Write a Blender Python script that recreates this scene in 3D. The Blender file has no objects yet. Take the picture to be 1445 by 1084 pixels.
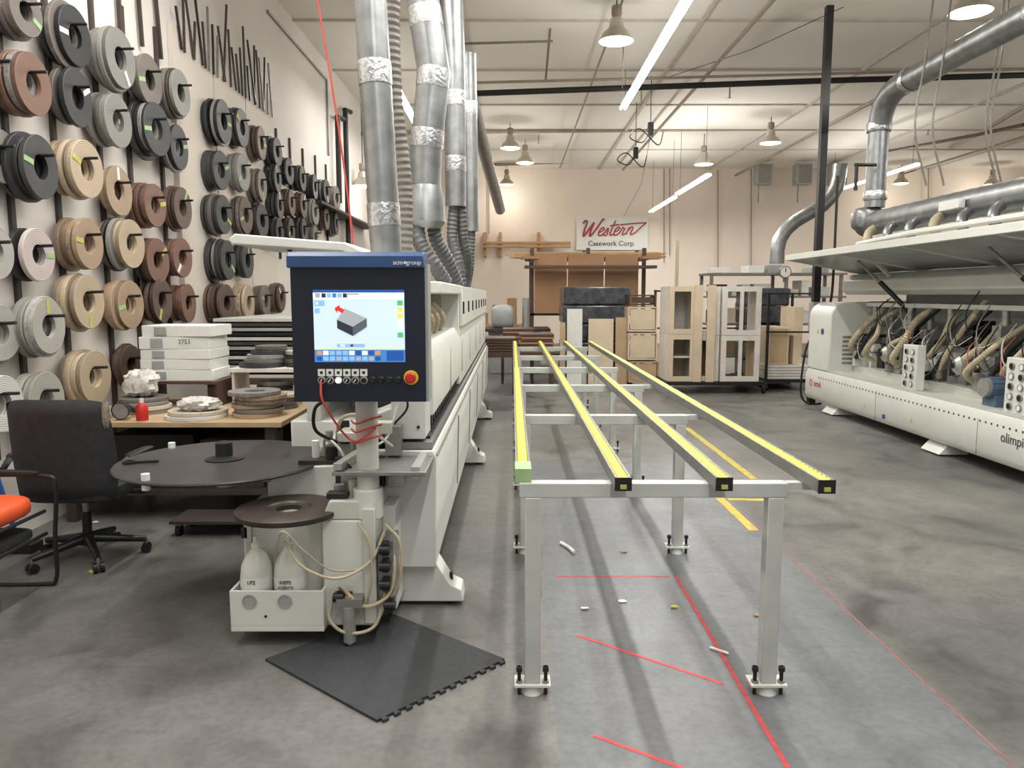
import bpy, bmesh, math, random
from mathutils import Vector, Matrix
random.seed(7)
SC = bpy.context.scene
COL = SC.collection
# ---------------- survey maths: camera at 1.65 m, used to find real positions on known surfaces
H = 1.65; FP = 1060.0; TH = math.atan(125/FP); CT = math.cos(TH); ST = math.sin(TH)
def ray(u, v):
    U = (u-722.5)/FP; V = (v-542)/FP
    return Vector((U, CT-V*ST, -ST-V*CT))
def at_y(u, v, y):
    d = ray(u, v); return Vector((0, 0, H)) + d*(y/d.y)
def at_x(u, v, x):
    d = ray(u, v); return Vector((0, 0, H)) + d*(x/d.x)
# ---------------- materials
MC = {}
def lin(c):
    out = []
    for k in c:
        k /= 255.0
        out.append(k/12.92 if k <= 0.04045 else ((k+0.055)/1.055)**2.4)
    return out
def mat(name, rgb, rough=.5, metal=0., var=.1, scale=5., bump=0., emit=0., rings=False, alpha=1., trans=0.):
    if name in MC: return MC[name]
    m = bpy.data.materials.new(name); m.use_nodes = True
    nt = m.node_tree; b = nt.nodes['Principled BSDF']
    c = lin(rgb)
    tc = nt.nodes.new('ShaderNodeTexCoord')
    if rings:
        n = nt.nodes.new('ShaderNodeTexWave'); n.wave_type = 'RINGS'; n.rings_direction = 'X'
        n.inputs['Scale'].default_value = 22; n.inputs['Distortion'].default_value = 1.2
        n.inputs['Detail'].default_value = 1
    else:
        n = nt.nodes.new('ShaderNodeTexNoise'); n.inputs['Scale'].default_value = scale
        n.inputs['Detail'].default_value = 5
    nt.links.new(tc.outputs['Object'], n.inputs['Vector'])
    cr = nt.nodes.new('ShaderNodeValToRGB')
    cr.color_ramp.elements[0].position = .3; cr.color_ramp.elements[1].position = .7
    cr.color_ramp.elements[0].color = [max(0, x*(1-var)) for x in c]+[1]
    cr.color_ramp.elements[1].color = [min(1, x*(1+var)) for x in c]+[1]
    nt.links.new(n.outputs[0 if not rings else 1], cr.inputs[0])
    nt.links.new(cr.outputs[0], b.inputs['Base Color'])
    b.inputs['Roughness'].default_value = rough; b.inputs['Metallic'].default_value = metal
    if trans: b.inputs['Transmission Weight'].default_value = trans
    if emit:
        nt.links.new(cr.outputs[0], b.inputs['Emission Color']); b.inputs['Emission Strength'].default_value = emit
    if bump:
        bp = nt.nodes.new('ShaderNodeBump'); bp.inputs['Strength'].default_value = bump; bp.inputs['Distance'].default_value = .01
        nt.links.new(n.outputs[0 if not rings else 1], bp.inputs['Height']); nt.links.new(bp.outputs[0], b.inputs['Normal'])
    MC[name] = m
    return m
WHITE = mat('painted_white_metal', (210, 210, 203), .4, 0, .05, 3)
OFFW = mat('cream_metal', (192, 192, 184), .4, 0, .07, 4)
GREYM = mat('grey_painted_metal', (158, 160, 158), .4, .1, .08, 5)
LEGM = mat('light_grey_frame_paint', (184, 186, 180), .45, 0, .08, 9)
STEEL = mat('brushed_steel', (150, 149, 145), .4, .7, .12, 14)
CHAN = mat('aluminium_channel', (132, 132, 128), .5, .3, .12, 14)
DSTEEL = mat('dark_worn_steel', (70, 62, 56), .45, .5, .25, 9)
GALV = mat('galvanised_duct_metal', (146, 148, 148), .38, .8, .2, 9)
FOIL = mat('foil_tape', (196, 197, 198), .25, .9, .3, 40, .7)
FLEX = mat('flexible_hose_grey', (120, 115, 108), .6, .2, .12, 10)
FLEXD = mat('flexible_hose_charcoal', (92, 92, 92), .5, .3, .12, 10)
TANH = mat('tan_corrugated_hose', (176, 164, 136), .55, 0, .14, 12)
BLACK = mat('black_plastic', (24, 24, 26), .4, 0, .2, 8)
FAB = mat('worn_black_fabric', (38, 38, 40), .75, 0, .25, 25, .2)
GLASS = mat('console_dark_face', (19, 25, 42), .3, 0, .1, 3)
BLUE = mat('console_blue', (44, 72, 116), .4, 0, .1, 4)
RED = mat('red_plastic', (190, 38, 32), .4, 0, .1, 8)
REDC = mat('red_cable_rubber', (196, 66, 54), .5, 0, .1, 8)
YEL = mat('yellow_roller_plastic', (236, 216, 84), .45, 0, .12, 20)
YTAPE = mat('yellow_floor_paint', (190, 170, 70), .6, 0, .25, 14)
RTAPE = mat('red_floor_tape', (196, 66, 68), .55, 0, .25, 20)
RFADE = mat('faded_red_line', (150, 92, 92), .6, 0, .3, 12)
GTAPE = mat('green_masking_tape', (150, 182, 128), .6, 0, .1, 20)
YGT = mat('yellow_label_tape', (184, 180, 92), .6, 0, .15, 30)
PAPER = mat('white_paper', (220, 220, 214), .7, 0, .04, 10)
PLY = mat('plywood', (182, 156, 122), .6, 0, .15, 3)
PLY2 = mat('pale_maple_board', (208, 190, 164), .6, 0, .1, 3)
BRN = mat('brown_hardboard', (160, 120, 86), .6, 0, .1, 2)
DBRN = mat('dark_brown_board', (80, 60, 48), .5, 0, .2, 4)
DSTRIP = mat('dark_rail_wood', (62, 53, 48), .6, 0, .2, 4)
CARD = mat('cardboard', (152, 126, 98), .8, 0, .12, 6)
ORANGE = mat('orange_vinyl', (214, 84, 40), .5, 0, .08, 8)
BPOLE = mat('blue_handle_paint', (52, 104, 176), .4, 0, .1, 8)
BOTTLE = mat('translucent_white_plastic', (208, 208, 198), .35, 0, .05, 6)
RUBBER = mat('black_rubber_mat', (50, 51, 54), .7, 0, .18, 40, .4)
PIPEB = mat('black_iron_pipe', (40, 38, 37), .5, .3, .2, 10)
PIPEG = mat('grey_conduit', (134, 130, 122), .45, .4, .15, 10)
PIPET = mat('tan_painted_pipe', (150, 138, 122), .6, 0, .12, 6)
WRAP = mat('plastic_wrapped_dark', (64, 67, 70), .25, 0, .5, 9, .6)
CLEAR = mat('cloudy_canopy_plastic', (176, 180, 176), .3, .1, .18, 2.5)
MOTOR = mat('blue_motor_paint', (86, 106, 128), .4, .2, .15, 10)
ALU = mat('cast_aluminium', (172, 171, 166), .4, .6, .15, 20)
LAMPM = mat('lamp_spun_aluminium', (190, 184, 170), .35, .6, .1, 8)
GLOW = mat('glowing_diffuser', (255, 248, 232), .5, 0, .0, 1, 0, 9)
LITB = mat('lit_button', (230, 240, 236), .5, 0, .0, 1, 0, 1.2)
TUBEM = mat('glowing_tube', (255, 252, 246), .5, 0, .0, 1, 0, 14)
CRUMP = mat('crumpled_plastic', (204, 200, 194), .3, 0, .2, 30, .9)
SB = mat('sign_black', (30, 30, 32), .5)
# ---------------- mesh builder
def finish(me, ang=38):
    bm = bmesh.new(); bm.from_mesh(me); bmesh.ops.recalc_face_normals(bm, faces=bm.faces); bm.to_mesh(me); bm.free()
    me.set_sharp_from_angle(angle=math.radians(ang))
class B:
    def __init__(s): s.v = []; s.f = []; s.m = []; s.s = []; s.mats = []
    def mi(s, m):
        if m not in s.mats: s.mats.append(m)
        return s.mats.index(m)
    def add(s, vs, fs, m, sm=False):
        o = len(s.v); s.v += [Vector(p) for p in vs]; k = s.mi(m)
        for f in fs:
            s.f.append([i+o for i in f]); s.m.append(k); s.s.append(sm)
        return s
    def box(s, a, b, m, R=None):
        x0, y0, z0 = a; x1, y1, z1 = b
        c = Vector(((x0+x1)/2, (y0+y1)/2, (z0+z1)/2))
        vs = [Vector(p) for p in ((x0,y0,z0),(x1,y0,z0),(x1,y1,z0),(x0,y1,z0),(x0,y0,z1),(x1,y0,z1),(x1,y1,z1),(x0,y1,z1))]
        if R is not None: vs = [c + R @ (p-c) for p in vs]
        return s.add(vs, [(0,3,2,1),(4,5,6,7),(0,1,5,4),(1,2,6,5),(2,3,7,6),(3,0,4,7)], m)
    def prism(s, poly, ax, a, b, m):
        n = len(poly)
        def P(p, t): return {'y': (p[0], t, p[1]), 'x': (t, p[0], p[1]), 'z': (p[0], p[1], t)}[ax]
        vs = [P(p, a) for p in poly]+[P(p, b) for p in poly]
        fs = [tuple(range(n)), tuple(range(2*n-1, n-1, -1))]+[(i, (i+1) % n, n+(i+1) % n, n+i) for i in range(n)]
        return s.add(vs, fs, m)
    def frame(s, d):
        d = Vector(d).normalized()
        a = Vector((0, 0, 1)) if abs(d.z) < .9 else Vector((1, 0, 0))
        x = d.cross(a).normalized(); return x, d.cross(x).normalized(), d
    def lathe(s, prof, o, d, m, seg=24, close=False, sm=True):
        x, y, d = s.frame(d); o = Vector(o); vs = []; n = len(prof)
        for r, h in prof:
            for k in range(seg):
                a = 2*math.pi*k/seg
                vs.append(o+d*h+(x*math.cos(a)+y*math.sin(a))*max(r, 1e-5))
        fs = []
        for i in range(n if close else n-1):
            j = (i+1) % n
            for k in range(seg):
                l = (k+1) % seg; fs.append((i*seg+k, i*seg+l, j*seg+l, j*seg+k))
        return s.add(vs, fs, m, sm)
    def cyl(s, a, b, r, m, r2=None, seg=16, cap=True):
        a = Vector(a); b = Vector(b); L = (b-a).length; r2 = r if r2 is None else r2
        pr = [(r, 0), (r2, L)]
        if cap: pr = [(0, 0)]+pr+[(0, L)]
        return s.lathe(pr, a, b-a, m, seg)
    def disc(s, o, d, r, m, seg=24):
        x, y, d = s.frame(d); o = Vector(o)
        return s.add([o+(x*math.cos(2*math.pi*k/seg)+y*math.sin(2*math.pi*k/seg))*r for k in range(seg)], [tuple(range(seg))], m)
    def tube(s, pts, r, m, seg=10, per=8, rib=0., straight=False, step=None, flat=None):
        P = [Vector(p) for p in pts]; path = []
        if straight or len(P) == 2:
            path = P
            if step:
                path = []
                for i in range(len(P)-1):
                    n = max(1, int((P[i+1]-P[i]).length/step))
                    path += [P[i].lerp(P[i+1], k/n) for k in range(n)]
                path.append(P[-1])
        else:
            Q = [P[0]*2-P[1]]+P+[P[-1]*2-P[-2]]
            for i in range(1, len(Q)-2):
                a, b, c, d = Q[i-1:i+3]
                n = per if not step else max(2, int((c-b).length/step))
                for k in range(n):
                    t = k/n
                    path.append(.5*((2*b)+(c-a)*t+(2*a-5*b+4*c-d)*t*t+(3*b-a-3*c+d)*t**3))
            path.append(P[-1])
        x = None; vs = []
        for i, p in enumerate(path):
            d = (path[min(i+1, len(path)-1)]-path[max(i-1, 0)]).normalized()
            if x is None: x = s.frame(d)[0]
            x = (x-d*x.dot(d)).normalized(); y = d.cross(x)
            rr = r*(1-rib) if (rib and i % 2) else r
            for k in range(seg):
                a = 2*math.pi*k/seg; q = (x*math.cos(a)+y*math.sin(a))*rr
                if flat: q.y *= flat
                vs.append(p+q)
        n = len(path); fs = [(i*seg+k, i*seg+(k+1) % seg, (i+1)*seg+(k+1) % seg, (i+1)*seg+k) for i in range(n-1) for k in range(seg)]
        fs += [tuple(range(seg)), tuple(range((n-1)*seg, n*seg))]
        return s.add(vs, fs, m, True)
    def sup(s, c, r, m, e=.4, R=None, nu=24, nv=12, jit=0.):
        c = Vector(c); vs = []
        f = lambda w, e: math.copysign(abs(w)**e, w)
        for j in range(nv+1):
            ph = -math.pi/2+math.pi*j/nv
            for i in range(nu):
                th = 2*math.pi*i/nu
                p = Vector((r[0]*f(math.cos(ph), e)*f(math.cos(th), e), r[1]*f(math.cos(ph), e)*f(math.sin(th), e), r[2]*f(math.sin(ph), e)))
                if jit: p *= 1+random.uniform(-jit, jit)
                if R is not None: p = R @ p
                vs.append(c+p)
        fs = [(j*nu+i, j*nu+(i+1) % nu, (j+1)*nu+(i+1) % nu, (j+1)*nu+i) for j in range(nv) for i in range(nu)]
        return s.add(vs, fs, m, True)
    def build(s, name, parent=None, label=None, cat=None, kind=None, group=None, bevel=0., ang=38):
        xs = [p.x for p in s.v]; ys = [p.y for p in s.v]; zs = [p.z for p in s.v]
        c = Vector(((min(xs)+max(xs))/2, (min(ys)+max(ys))/2, min(zs)))
        me = bpy.data.meshes.new(name)
        me.from_pydata([p-c for p in s.v], [], s.f)
        for m in s.mats: me.materials.append(m)
        me.polygons.foreach_set('material_index', s.m); me.polygons.foreach_set('use_smooth', s.s)
        finish(me, ang)
        ob = bpy.data.objects.new(name, me); COL.objects.link(ob)
        ob.location = c
        if bevel:
            md = ob.modifiers.new('bevel', 'BEVEL'); md.width = bevel; md.segments = 2; md.limit_method = 'ANGLE'; md.angle_limit = math.radians(50)
        tag(ob, parent, label, cat, kind, group)
        return ob
WP = {}
def tag(ob, parent, label, cat, kind, group):
    WP[ob.name] = ob.location.copy()
    if parent:
        ob.parent = parent; ob.matrix_parent_inverse = Matrix.Translation(-WP[parent.name])
    if label: ob['label'] = label
    if cat: ob['category'] = cat
    if kind: ob['kind'] = kind
    if group: ob['group'] = group
def top(name, loc, label, cat, group=None):
    e = bpy.data.objects.new(name, None); COL.objects.link(e); e.location = loc; e.empty_display_size = .1
    tag(e, None, label, cat, None, group); return e
def text(body, size, o, X, Y, m, parent, name='lettering', shear=0, ext=.001, align='CENTER', xs=1., off=0.):
    cu = bpy.data.curves.new('t', 'FONT'); cu.body = body; cu.size = size; cu.shear = shear; cu.extrude = ext
    cu.align_x = align; cu.align_y = 'CENTER'; cu.offset = off
    t = bpy.data.objects.new('t', cu); COL.objects.link(t)
    bpy.context.view_layer.update()
    dg = bpy.context.evaluated_depsgraph_get()
    me = bpy.data.meshes.new_from_object(t.evaluated_get(dg))
    X = Vector(X).normalized(); Y = Vector(Y).normalized(); Z = X.cross(Y)
    o = Vector(o)
    for v in me.vertices: v.co = X*v.co.x*xs+Y*v.co.y+Z*v.co.z
    me.materials.clear(); me.materials.append(m)
    ob = bpy.data.objects.new(name, me); COL.objects.link(ob); ob.location = o
    bpy.data.objects.remove(t); bpy.data.curves.remove(cu)
    tag(ob, parent, None, None, None, None); return ob
def RZ(a): return Matrix.Rotation(a, 3, 'Z')
def RX(a): return Matrix.Rotation(a, 3, 'X')
def RY(a): return Matrix.Rotation(a, 3, 'Y')
# ================= STRUCTURE
CZ = 5.9; CW = CZ-.07; WX = -3.4; BY = 26.0; RXW = 19.0
def floor_mat():
    m = bpy.data.materials.new('stained_concrete'); m.use_nodes = True; nt = m.node_tree; b = nt.nodes['Principled BSDF']
    g = nt.nodes.new('ShaderNodeNewGeometry'); L = nt.links.new
    def noise(sc, det=6, dist=0.):
        n = nt.nodes.new('ShaderNodeTexNoise'); n.inputs['Scale'].default_value = sc; n.inputs['Detail'].default_value = det
        n.inputs['Distortion'].default_value = dist; L(g.outputs['Position'], n.inputs['Vector']); return n
    def ramp(src, stops):
        r = nt.nodes.new('ShaderNodeValToRGB'); e = r.color_ramp.elements
        while len(e) < len(stops): e.new(.5)
        for k, (p, c) in enumerate(stops): e[k].position = p; e[k].color = list(c)+[1]
        L(src, r.inputs[0]); return r
    def mix(f, a, b_, mode='MIX'):
        x = nt.nodes.new('ShaderNodeMixRGB'); x.blend_type = mode
        if isinstance(f, float): x.inputs[0].default_value = f
        else: L(f, x.inputs[0])
        L(a, x.inputs[1]); L(b_, x.inputs[2]); return x.outputs[0]
    n1 = noise(.5, 9, .4); n2 = noise(2.2, 10, .7); n3 = noise(30, 5); n4 = noise(9, 8, .5)
    base = ramp(n1.outputs[0], [(.3, lin((94, 93, 89))), (.5, lin((111, 109, 105))), (.7, lin((130, 128, 123)))])
    st = ramp(n2.outputs[0], [(.3, (.5, .49, .48)), (.47, (.88, .88, .88)), (.7, (1.06, 1.06, 1.06))])
    sp = ramp(n3.outputs[0], [(.3, (.84, .84, .84)), (.6, (1.05, 1.05, 1.05))])
    s4 = ramp(n4.outputs[0], [(.3, (.8, .8, .8)), (.6, (1.06, 1.06, 1.06))])
    conc = mix(1.0, base.outputs[0], st.outputs[0], 'MULTIPLY')
    paint = ramp(n1.outputs[0], [(.3, lin((100, 102, 104))), (.7, lin((112, 114, 116)))])
    st2 = ramp(n2.outputs[0], [(.26, (.75, .75, .74)), (.4, (.95, .95, .95)), (.7, (1.02, 1.02, 1.02))])
    pc = mix(1.0, paint.outputs[0], st2.outputs[0], 'MULTIPLY')
    sep = nt.nodes.new('ShaderNodeSeparateXYZ'); L(g.outputs['Position'], sep.inputs[0])
    def cmp(src, op, v):
        q = nt.nodes.new('ShaderNodeMath'); q.operation = op; L(src, q.inputs[0]); q.inputs[1].default_value = v; return q.outputs[0]
    def mul(a, c):
        q = nt.nodes.new('ShaderNodeMath'); q.operation = 'MULTIPLY'; L(a, q.inputs[0]); L(c, q.inputs[1]); return q.outputs[0]
    mask = mul(mul(cmp(sep.outputs[0], 'GREATER_THAN', .17), cmp(sep.outputs[0], 'LESS_THAN', 1.77)), cmp(sep.outputs[1], 'LESS_THAN', 7.3))
    # a few scuffs where the paint has worn through
    wear = ramp(n4.outputs[0], [(.66, (1, 1, 1)), (.74, (.3, .3, .3))])
    mask = mul(mask, wear.outputs[0])
    c = mix(mask, conc, pc); c = mix(1.0, c, sp.outputs[0], 'MULTIPLY'); c = mix(.6, c, s4.outputs[0], 'MULTIPLY')
    L(c, b.inputs['Base Color'])
    rr = ramp(n2.outputs[0], [(.3, (.34,)*3), (.7, (.55,)*3)]); L(rr.outputs[0], b.inputs['Roughness'])
    bp = nt.nodes.new('ShaderNodeBump'); bp.inputs['Strength'].default_value = .08; L(n3.outputs[0], bp.inputs['Height']); L(bp.outputs[0], b.inputs['Normal'])
    return m
WL = mat('off_white_plaster', (218, 212, 205), .8, 0, .05, .9)
WB = mat('warm_plaster', (226, 213, 199), .8, 0, .05, .6)
CE = mat('painted_ceiling', (232, 228, 218), .8, 0, .04, .5)
B().box((-4, -4, -.2), (RXW+.5, BY+.5, 0), floor_mat()).build('floor', kind='structure')
B().box((WX-.2, -4, 0), (WX, BY, CZ), WL).build('wall_left', kind='structure')
B().box((WX-.2, BY, 0), (RXW+.2, BY+.2, CZ), WB).build('wall_back', kind='structure')
B().box((RXW, -4, 0), (RXW+.2, BY, CZ), WB).build('wall_right', kind='structure')
B().box((WX-.2, -4, CZ), (RXW+.2, BY+.2, CZ+.15), CE).build('ceiling', kind='structure')
SEAM = mat('ceiling_seam_trim', (192, 187, 176), .8)  # strips slightly darker than the ceiling, for seams and beams
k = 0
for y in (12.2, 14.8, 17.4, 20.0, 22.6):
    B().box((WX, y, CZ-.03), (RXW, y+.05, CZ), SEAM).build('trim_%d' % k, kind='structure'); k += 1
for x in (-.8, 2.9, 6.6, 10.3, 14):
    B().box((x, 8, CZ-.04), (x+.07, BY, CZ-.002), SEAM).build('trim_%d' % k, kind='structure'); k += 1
# ================= CEILING SERVICES
def pipe(pts, r, m, name='ceiling_pipe', label='painted pipe run under the ceiling', cat='pipe', seg=8, **kw):
    b = B(); b.tube(pts, r, m, seg=seg, straight=True)
    return b.build(name, label=label, cat=cat)
pipe([at_y(640, 133, 14.6), at_y(1160, 114, 14.6), at_y(1445, 106, 14.6)], .055, PIPEB, label='thick dark iron sprinkler main under the ceiling')
pipe([at_y(660, 117, 14.2), at_y(1445, 97, 14.2)], .025, PIPET)
pipe([at_y(640, 62, 12.6), at_y(780, 58, 12.6)], .02, PIPEG)
pipe([at_y(420, 190, 16.5), at_y(700, 186, 20), at_y(1445, 178, 20)], .045, PIPET, label='tan sprinkler branch pipe under the ceiling')
pipe([at_y(690, 232, 25), at_y(1445, 205, 25)], .06, PIPET, label='tan pipe along the top of the rear wall')
pipe([at_y(1445, 150, 12), at_y(1380, 190, 18), at_y(1330, 214, 24)], .04, PIPET)
pipe([(1.55, 9, 5.75), (1.55, 25, 5.75)], .02, PIPEG); pipe([(3.6, 9, 5.7), (3.6, 25, 5.7)], .035, PIPET)
pipe([(7.4, 9, 5.6), (7.4, 25.5, 5.6)], .04, PIPET); pipe([(12.8, 12, 5.6), (12.8, 25.5, 5.6)], .03, PIPET)
pipe([at_y(780, 0, 12), at_y(770, 112, 14)], .02, PIPEG)
pipe([at_y(1445, 176, 14), at_y(1380, 190, 16), at_y(1240, 216, 20)], .035, DBRN)
for u, v0, v1, y in ((937, 238, 370, 25.9), (945, 238, 360, 25.9), (1013, 240, 380, 25.9), (1060, 235, 380, 25.9), (690, 245, 330, 25.9), (1310, 210, 300, 25.9)):
    pipe([at_y(u, v0, y), at_y(u, v1, y)], .02, PIPET, 'wall_conduit', 'thin painted conduit on the rear wall', 'conduit', 6)
for u, v in ((905, 127), (966, 62), (1030, 121), (760, 190), (1240, 180), (1310, 178)):
    p = at_y(u, v, 14.6 if v < 150 else 20)
    b = B(); b.cyl(p, p+Vector((0, 0, -.22)), .015, PIPET, seg=6); b.disc(p+Vector((0, 0, -.22)), (0, 0, 1), .05, ALU, 10)
    b.build('sprinkler_head', label='small metal sprinkler head below ceiling pipe', cat='sprinkler', group='ceiling sprinklers')
for u, v, w in ((870, 30, 50), (1370, 8, 58), (720, 168, 29), (715, 247, 21), (993, 228, 27), (1089, 155, 30), (1273, 224, 22), (741, 217, 26), (1410, 118, 22), (512, 258, 33)):
    t = .5*FP/w; d = ray(u, v); p = Vector((0, 0, H))+d*t
    if p.y > 25: p = Vector((0, 0, H))+d*(25/d.y)
    p.z = min(p.z, 5.3)
    e = top('high_bay_lamp', p, 'hanging dome-shaped high bay lamp with glowing lens', 'lamp', 'high bay ceiling lamps')
    R = .25
    B().lathe([(.05, .24), (.09, .22), (.11, .1), (.19, .03), (R, -.08), (R*.97, -.08), (.18, .02), (.06, .1)], p, (0, 0, 1), LAMPM, 28).build('lamp_shade', e)
    B().lathe([(0, -.1), (.15, -.09), (R*.95, -.06), (0, -.055)], p, (0, 0, 1), GLOW, 28).build('lamp_lens', e)
    B().lathe([(0, .40), (.065, .40), (.075, .38), (.075, .28), (.05, .24), (0, .24)], p, (0, 0, 1), PIPET, 16).build('ballast_housing', e)
    if p.z+.40 < CW: B().cyl(p+Vector((0, 0, .40)), (p.x, p.y, CW), .01, PIPEB, seg=6).build('hanging_rod', e)
    ld = bpy.data.lights.new('lamp_light', 'POINT'); ld.energy = 45; ld.color = (1, .95, .87); ld.shadow_soft_size = .2
    lo = bpy.data.objects.new('lamp_light', ld); COL.objects.link(lo); lo.location = p+Vector((0, 0, -.35)); tag(lo, e, None, None, None, None)
def fixture(x, y0, y1, z, power, w=.1, up=.0):
    e = top('fluorescent_fixture', (x, (y0+y1)/2, z), 'long white suspended strip light with glowing tubes', 'light fixture', 'strip lights')
    B().prism([(x-w*.7, z+.02), (x-w*.4, z+.06), (x+w*.4, z+.06), (x+w*.7, z+.02)], 'y', y0, y1, WHITE).build('fixture_body', e)
    b = B()
    for dx in (-.04, .04): b.cyl((x+dx, y0+.03, z-.005), (x+dx, y1-.03, z-.005), .022, TUBEM, seg=10)
    b.build('light_tube', e)
    for yy in (y0+.3, y1-.3):
        B().cyl((x, yy, z+.06), (x, yy, CW), .005, PIPEB, seg=5).build('suspension_wire', e)
    for sgn, pw in ((0, power), (1, power*up)):
        if pw <= 0: continue
        ld = bpy.data.lights.new('strip_area_light', 'AREA'); ld.shape = 'RECTANGLE'; ld.size = .12 if not sgn else .2; ld.size_y = y1-y0; ld.energy = pw; ld.color = (1, .985, .955)
        lo = bpy.data.objects.new('strip_area_light', ld); COL.objects.link(lo); lo.location = (x, (y0+y1)/2, z-.04 if not sgn else z+.08)
        if sgn: lo.rotation_euler = (math.pi, 0, 0)  # added upward lamp above the body, there to brighten the ceiling
        tag(lo, e, None, None, None, None)
PW = 140
fixture(2.12, 9.3, 14.9, 5.2, PW*1.3, up=.03)
fixture(4.35, 17.0, 20.2, 4.3, PW*.7, up=.35); fixture(4.42, 20.8, 24.4, 4.3, PW*.7, up=.35)
fixture(2.12, 1.6, 7.2, 5.2, PW*1.25); fixture(-1.9, 1.6, 7.2, 5.2, PW*1.25); fixture(.6, 3.2, 7.6, 5.2, PW*.5)
fixture(-2.0, 12.5, 17.5, 5.2, PW*.7, up=.04); fixture(7.2, 3.0, 8.5, 5.2, PW*1.3)  # strips out of view, here and below, are added for soft overall light
fixture(11.5, 10.5, 15.5, 4.7, PW*1.2, up=.2); fixture(9.5, 18, 23, 4.7, PW*1.1, up=.2); fixture(0.6, -2.5, 2, 5.2, PW*1.1)
for u, v, y in ((918, 182, 15), (897, 216, 17)):
    p = at_y(u, v, y)
    b = B(); b.box(p-Vector((.05, .05, .12)), p+Vector((.05, .05, .12)), BLACK); b.cyl(p, (p.x, p.y, CW), .008, PIPEB, seg=5)
    b.tube([p, p+Vector((-.15, 0, -.25)), p+Vector((-.4, 0, -.15)), p+Vector((-.2, 0, .0)), p+Vector((.15, 0, -.3)), p+Vector((.25, 0, -.05))], .012, BLACK, 6)
    b.build('hanging_outlet_box', label='black hanging power outlet with looped cord', cat='power outlet', group='hanging outlets')
pipe([at_y(918, 190, 15), at_y(905, 260, 20), at_y(880, 305, 25.5)], .006, PIPEB, 'hanging_wire', 'thin dark hanging wire', 'wire', 5)
pipe([at_y(880, 50, 11.5), at_y(878, 125, 11.5)], .008, PIPEB, 'pull_chain', 'thin pull chain hanging by the lamp', 'chain', 5)
pipe([at_y(1190, 10, 11), at_y(1060, 70, 13), at_y(940, 110, 15)], .006, PIPEB, 'hanging_wire', 'thin dark hanging wire', 'wire', 5)
for u in (1305, 1330, 1405, 1412):
    b = B(); b.tube([at_y(u+12, 0, 9), at_y(u, 90, 9), at_y(u-14, 180, 9), at_y(u+2, 262, 9)], .012, PIPEG, 6)
    b.build('hanging_air_hose', label='grey air hose hanging from the ceiling', cat='hose')
b = B(); b.tube([at_y(448, 0, 4.6), at_y(470, 130, 4.6), at_y(486, 240, 4.6), at_y(497, 335, 4.6), at_y(492, 352, 4.6)], .006, REDC, 6)
b.build('red_air_hose', label='thin red air hose hanging down to the machine', cat='hose')
# ================= BACK WALL ITEMS
s0 = at_y(813, 353, 25.9); s1 = at_y(915, 306, 25.9)
sg = B().box((s0.x, 25.9, s0.z), (s1.x, 25.97, s1.z), PAPER).build('wall_sign', label='white rectangular sign with red script and black lettering', cat='sign', bevel=.01)
cx = (s0.x+s1.x)/2; cz = (s0.z+s1.z)/2
SR = mat('sign_red', (160, 30, 50), .5)
strokes = [[(0, .82), (.06, .98), (.2, .92), (.2, .35), (.26, .0), (.46, .45), (.62, .85), (.58, .3), (.66, .0), (.9, .5), (1.06, 1.0), (1.16, 1.08)],
 [(1.06, .2), (1.24, .28), (1.34, .42), (1.26, .52), (1.12, .38), (1.1, .12), (1.2, .0), (1.4, .12), (1.56, .5)],
 [(1.56, .5), (1.6, .3), (1.6, .06), (1.5, .0), (1.42, .06)],
 [(1.86, .95), (1.8, .5), (1.78, .12), (1.86, .0), (2.0, .1)], [(1.62, .62), (2.15, .68)],
 [(1.98, .2), (2.14, .28), (2.24, .42), (2.16, .52), (2.02, .38), (2.0, .12), (2.1, .0), (2.3, .12), (2.42, .5), (2.4, .44), (2.54, .4), (2.5, .1), (2.56, .0), (2.7, .12)],
 [(2.72, .0), (2.8, .5)], [(2.76, .25), (2.92, .5), (3.02, .42), (2.98, .1), (3.06, .0), (3.25, .15), (3.5, .5), (3.7, .72)], [(2.2, .66), (3.0, .72), (3.7, .74)]]
for st in strokes:
    B().tube([(cx-1.12+.58*(x+.28*y), 25.875, cz-.1+.52*y+.02*x) for x, y in st], .034 if st is strokes[0] else .026, SR, 6, flat=.25).build('lettering', sg)
text('Casework Corp.', .235, (cx-.02, 25.885, cz-.34), (1, 0, 0), (0, 0, 1), SB, sg, off=.001)
e = top('wall_lumber_rack', at_y(740, 350, 25.6), 'pale wooden lumber rack with long boards on the rear wall', 'rack')
OWD = mat('orange_pine', (178, 138, 94), .6, 0, .12, 3)
for u in (684, 706, 760):
    p = at_y(u, 328, 25.7); q = at_y(u, 362, 25.7)
    B().box((p.x-.05, 25.6, q.z), (p.x+.05, 26, p.z), OWD).build('upright', e)
for v in (343, 348):
    p = at_y(682, v, 25.5); q = at_y(805, v-1, 25.5)
    B().box((p.x, 25.35, p.z-.04), (q.x, 25.6, p.z+.04), OWD).build('board', e)
for u, v in ((1077, 236), (1133, 228), (1182, 231)):
    p = at_y(u, v, 24.5); p.z = min(p.z, CW-.34)
    e = top('electrical_box', p, 'grey metal electrical box hung by the rear wall', 'electrical box', 'grey wall boxes')
    B().box(p-Vector((.25, .2, .35)), p+Vector((.25, .2, .3)), GREYM).build('housing', e, bevel=.02)
    B().box(p+Vector((-.2, -.22, -.3)), p+Vector((.2, -.2, .25)), PIPEG).build('cover', e, bevel=.01)
    B().cyl(p+Vector((-.12, 0, -.35)), p+Vector((-.12, 0, -.9)), .02, PIPEG, seg=8).build('conduit', e)
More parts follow.
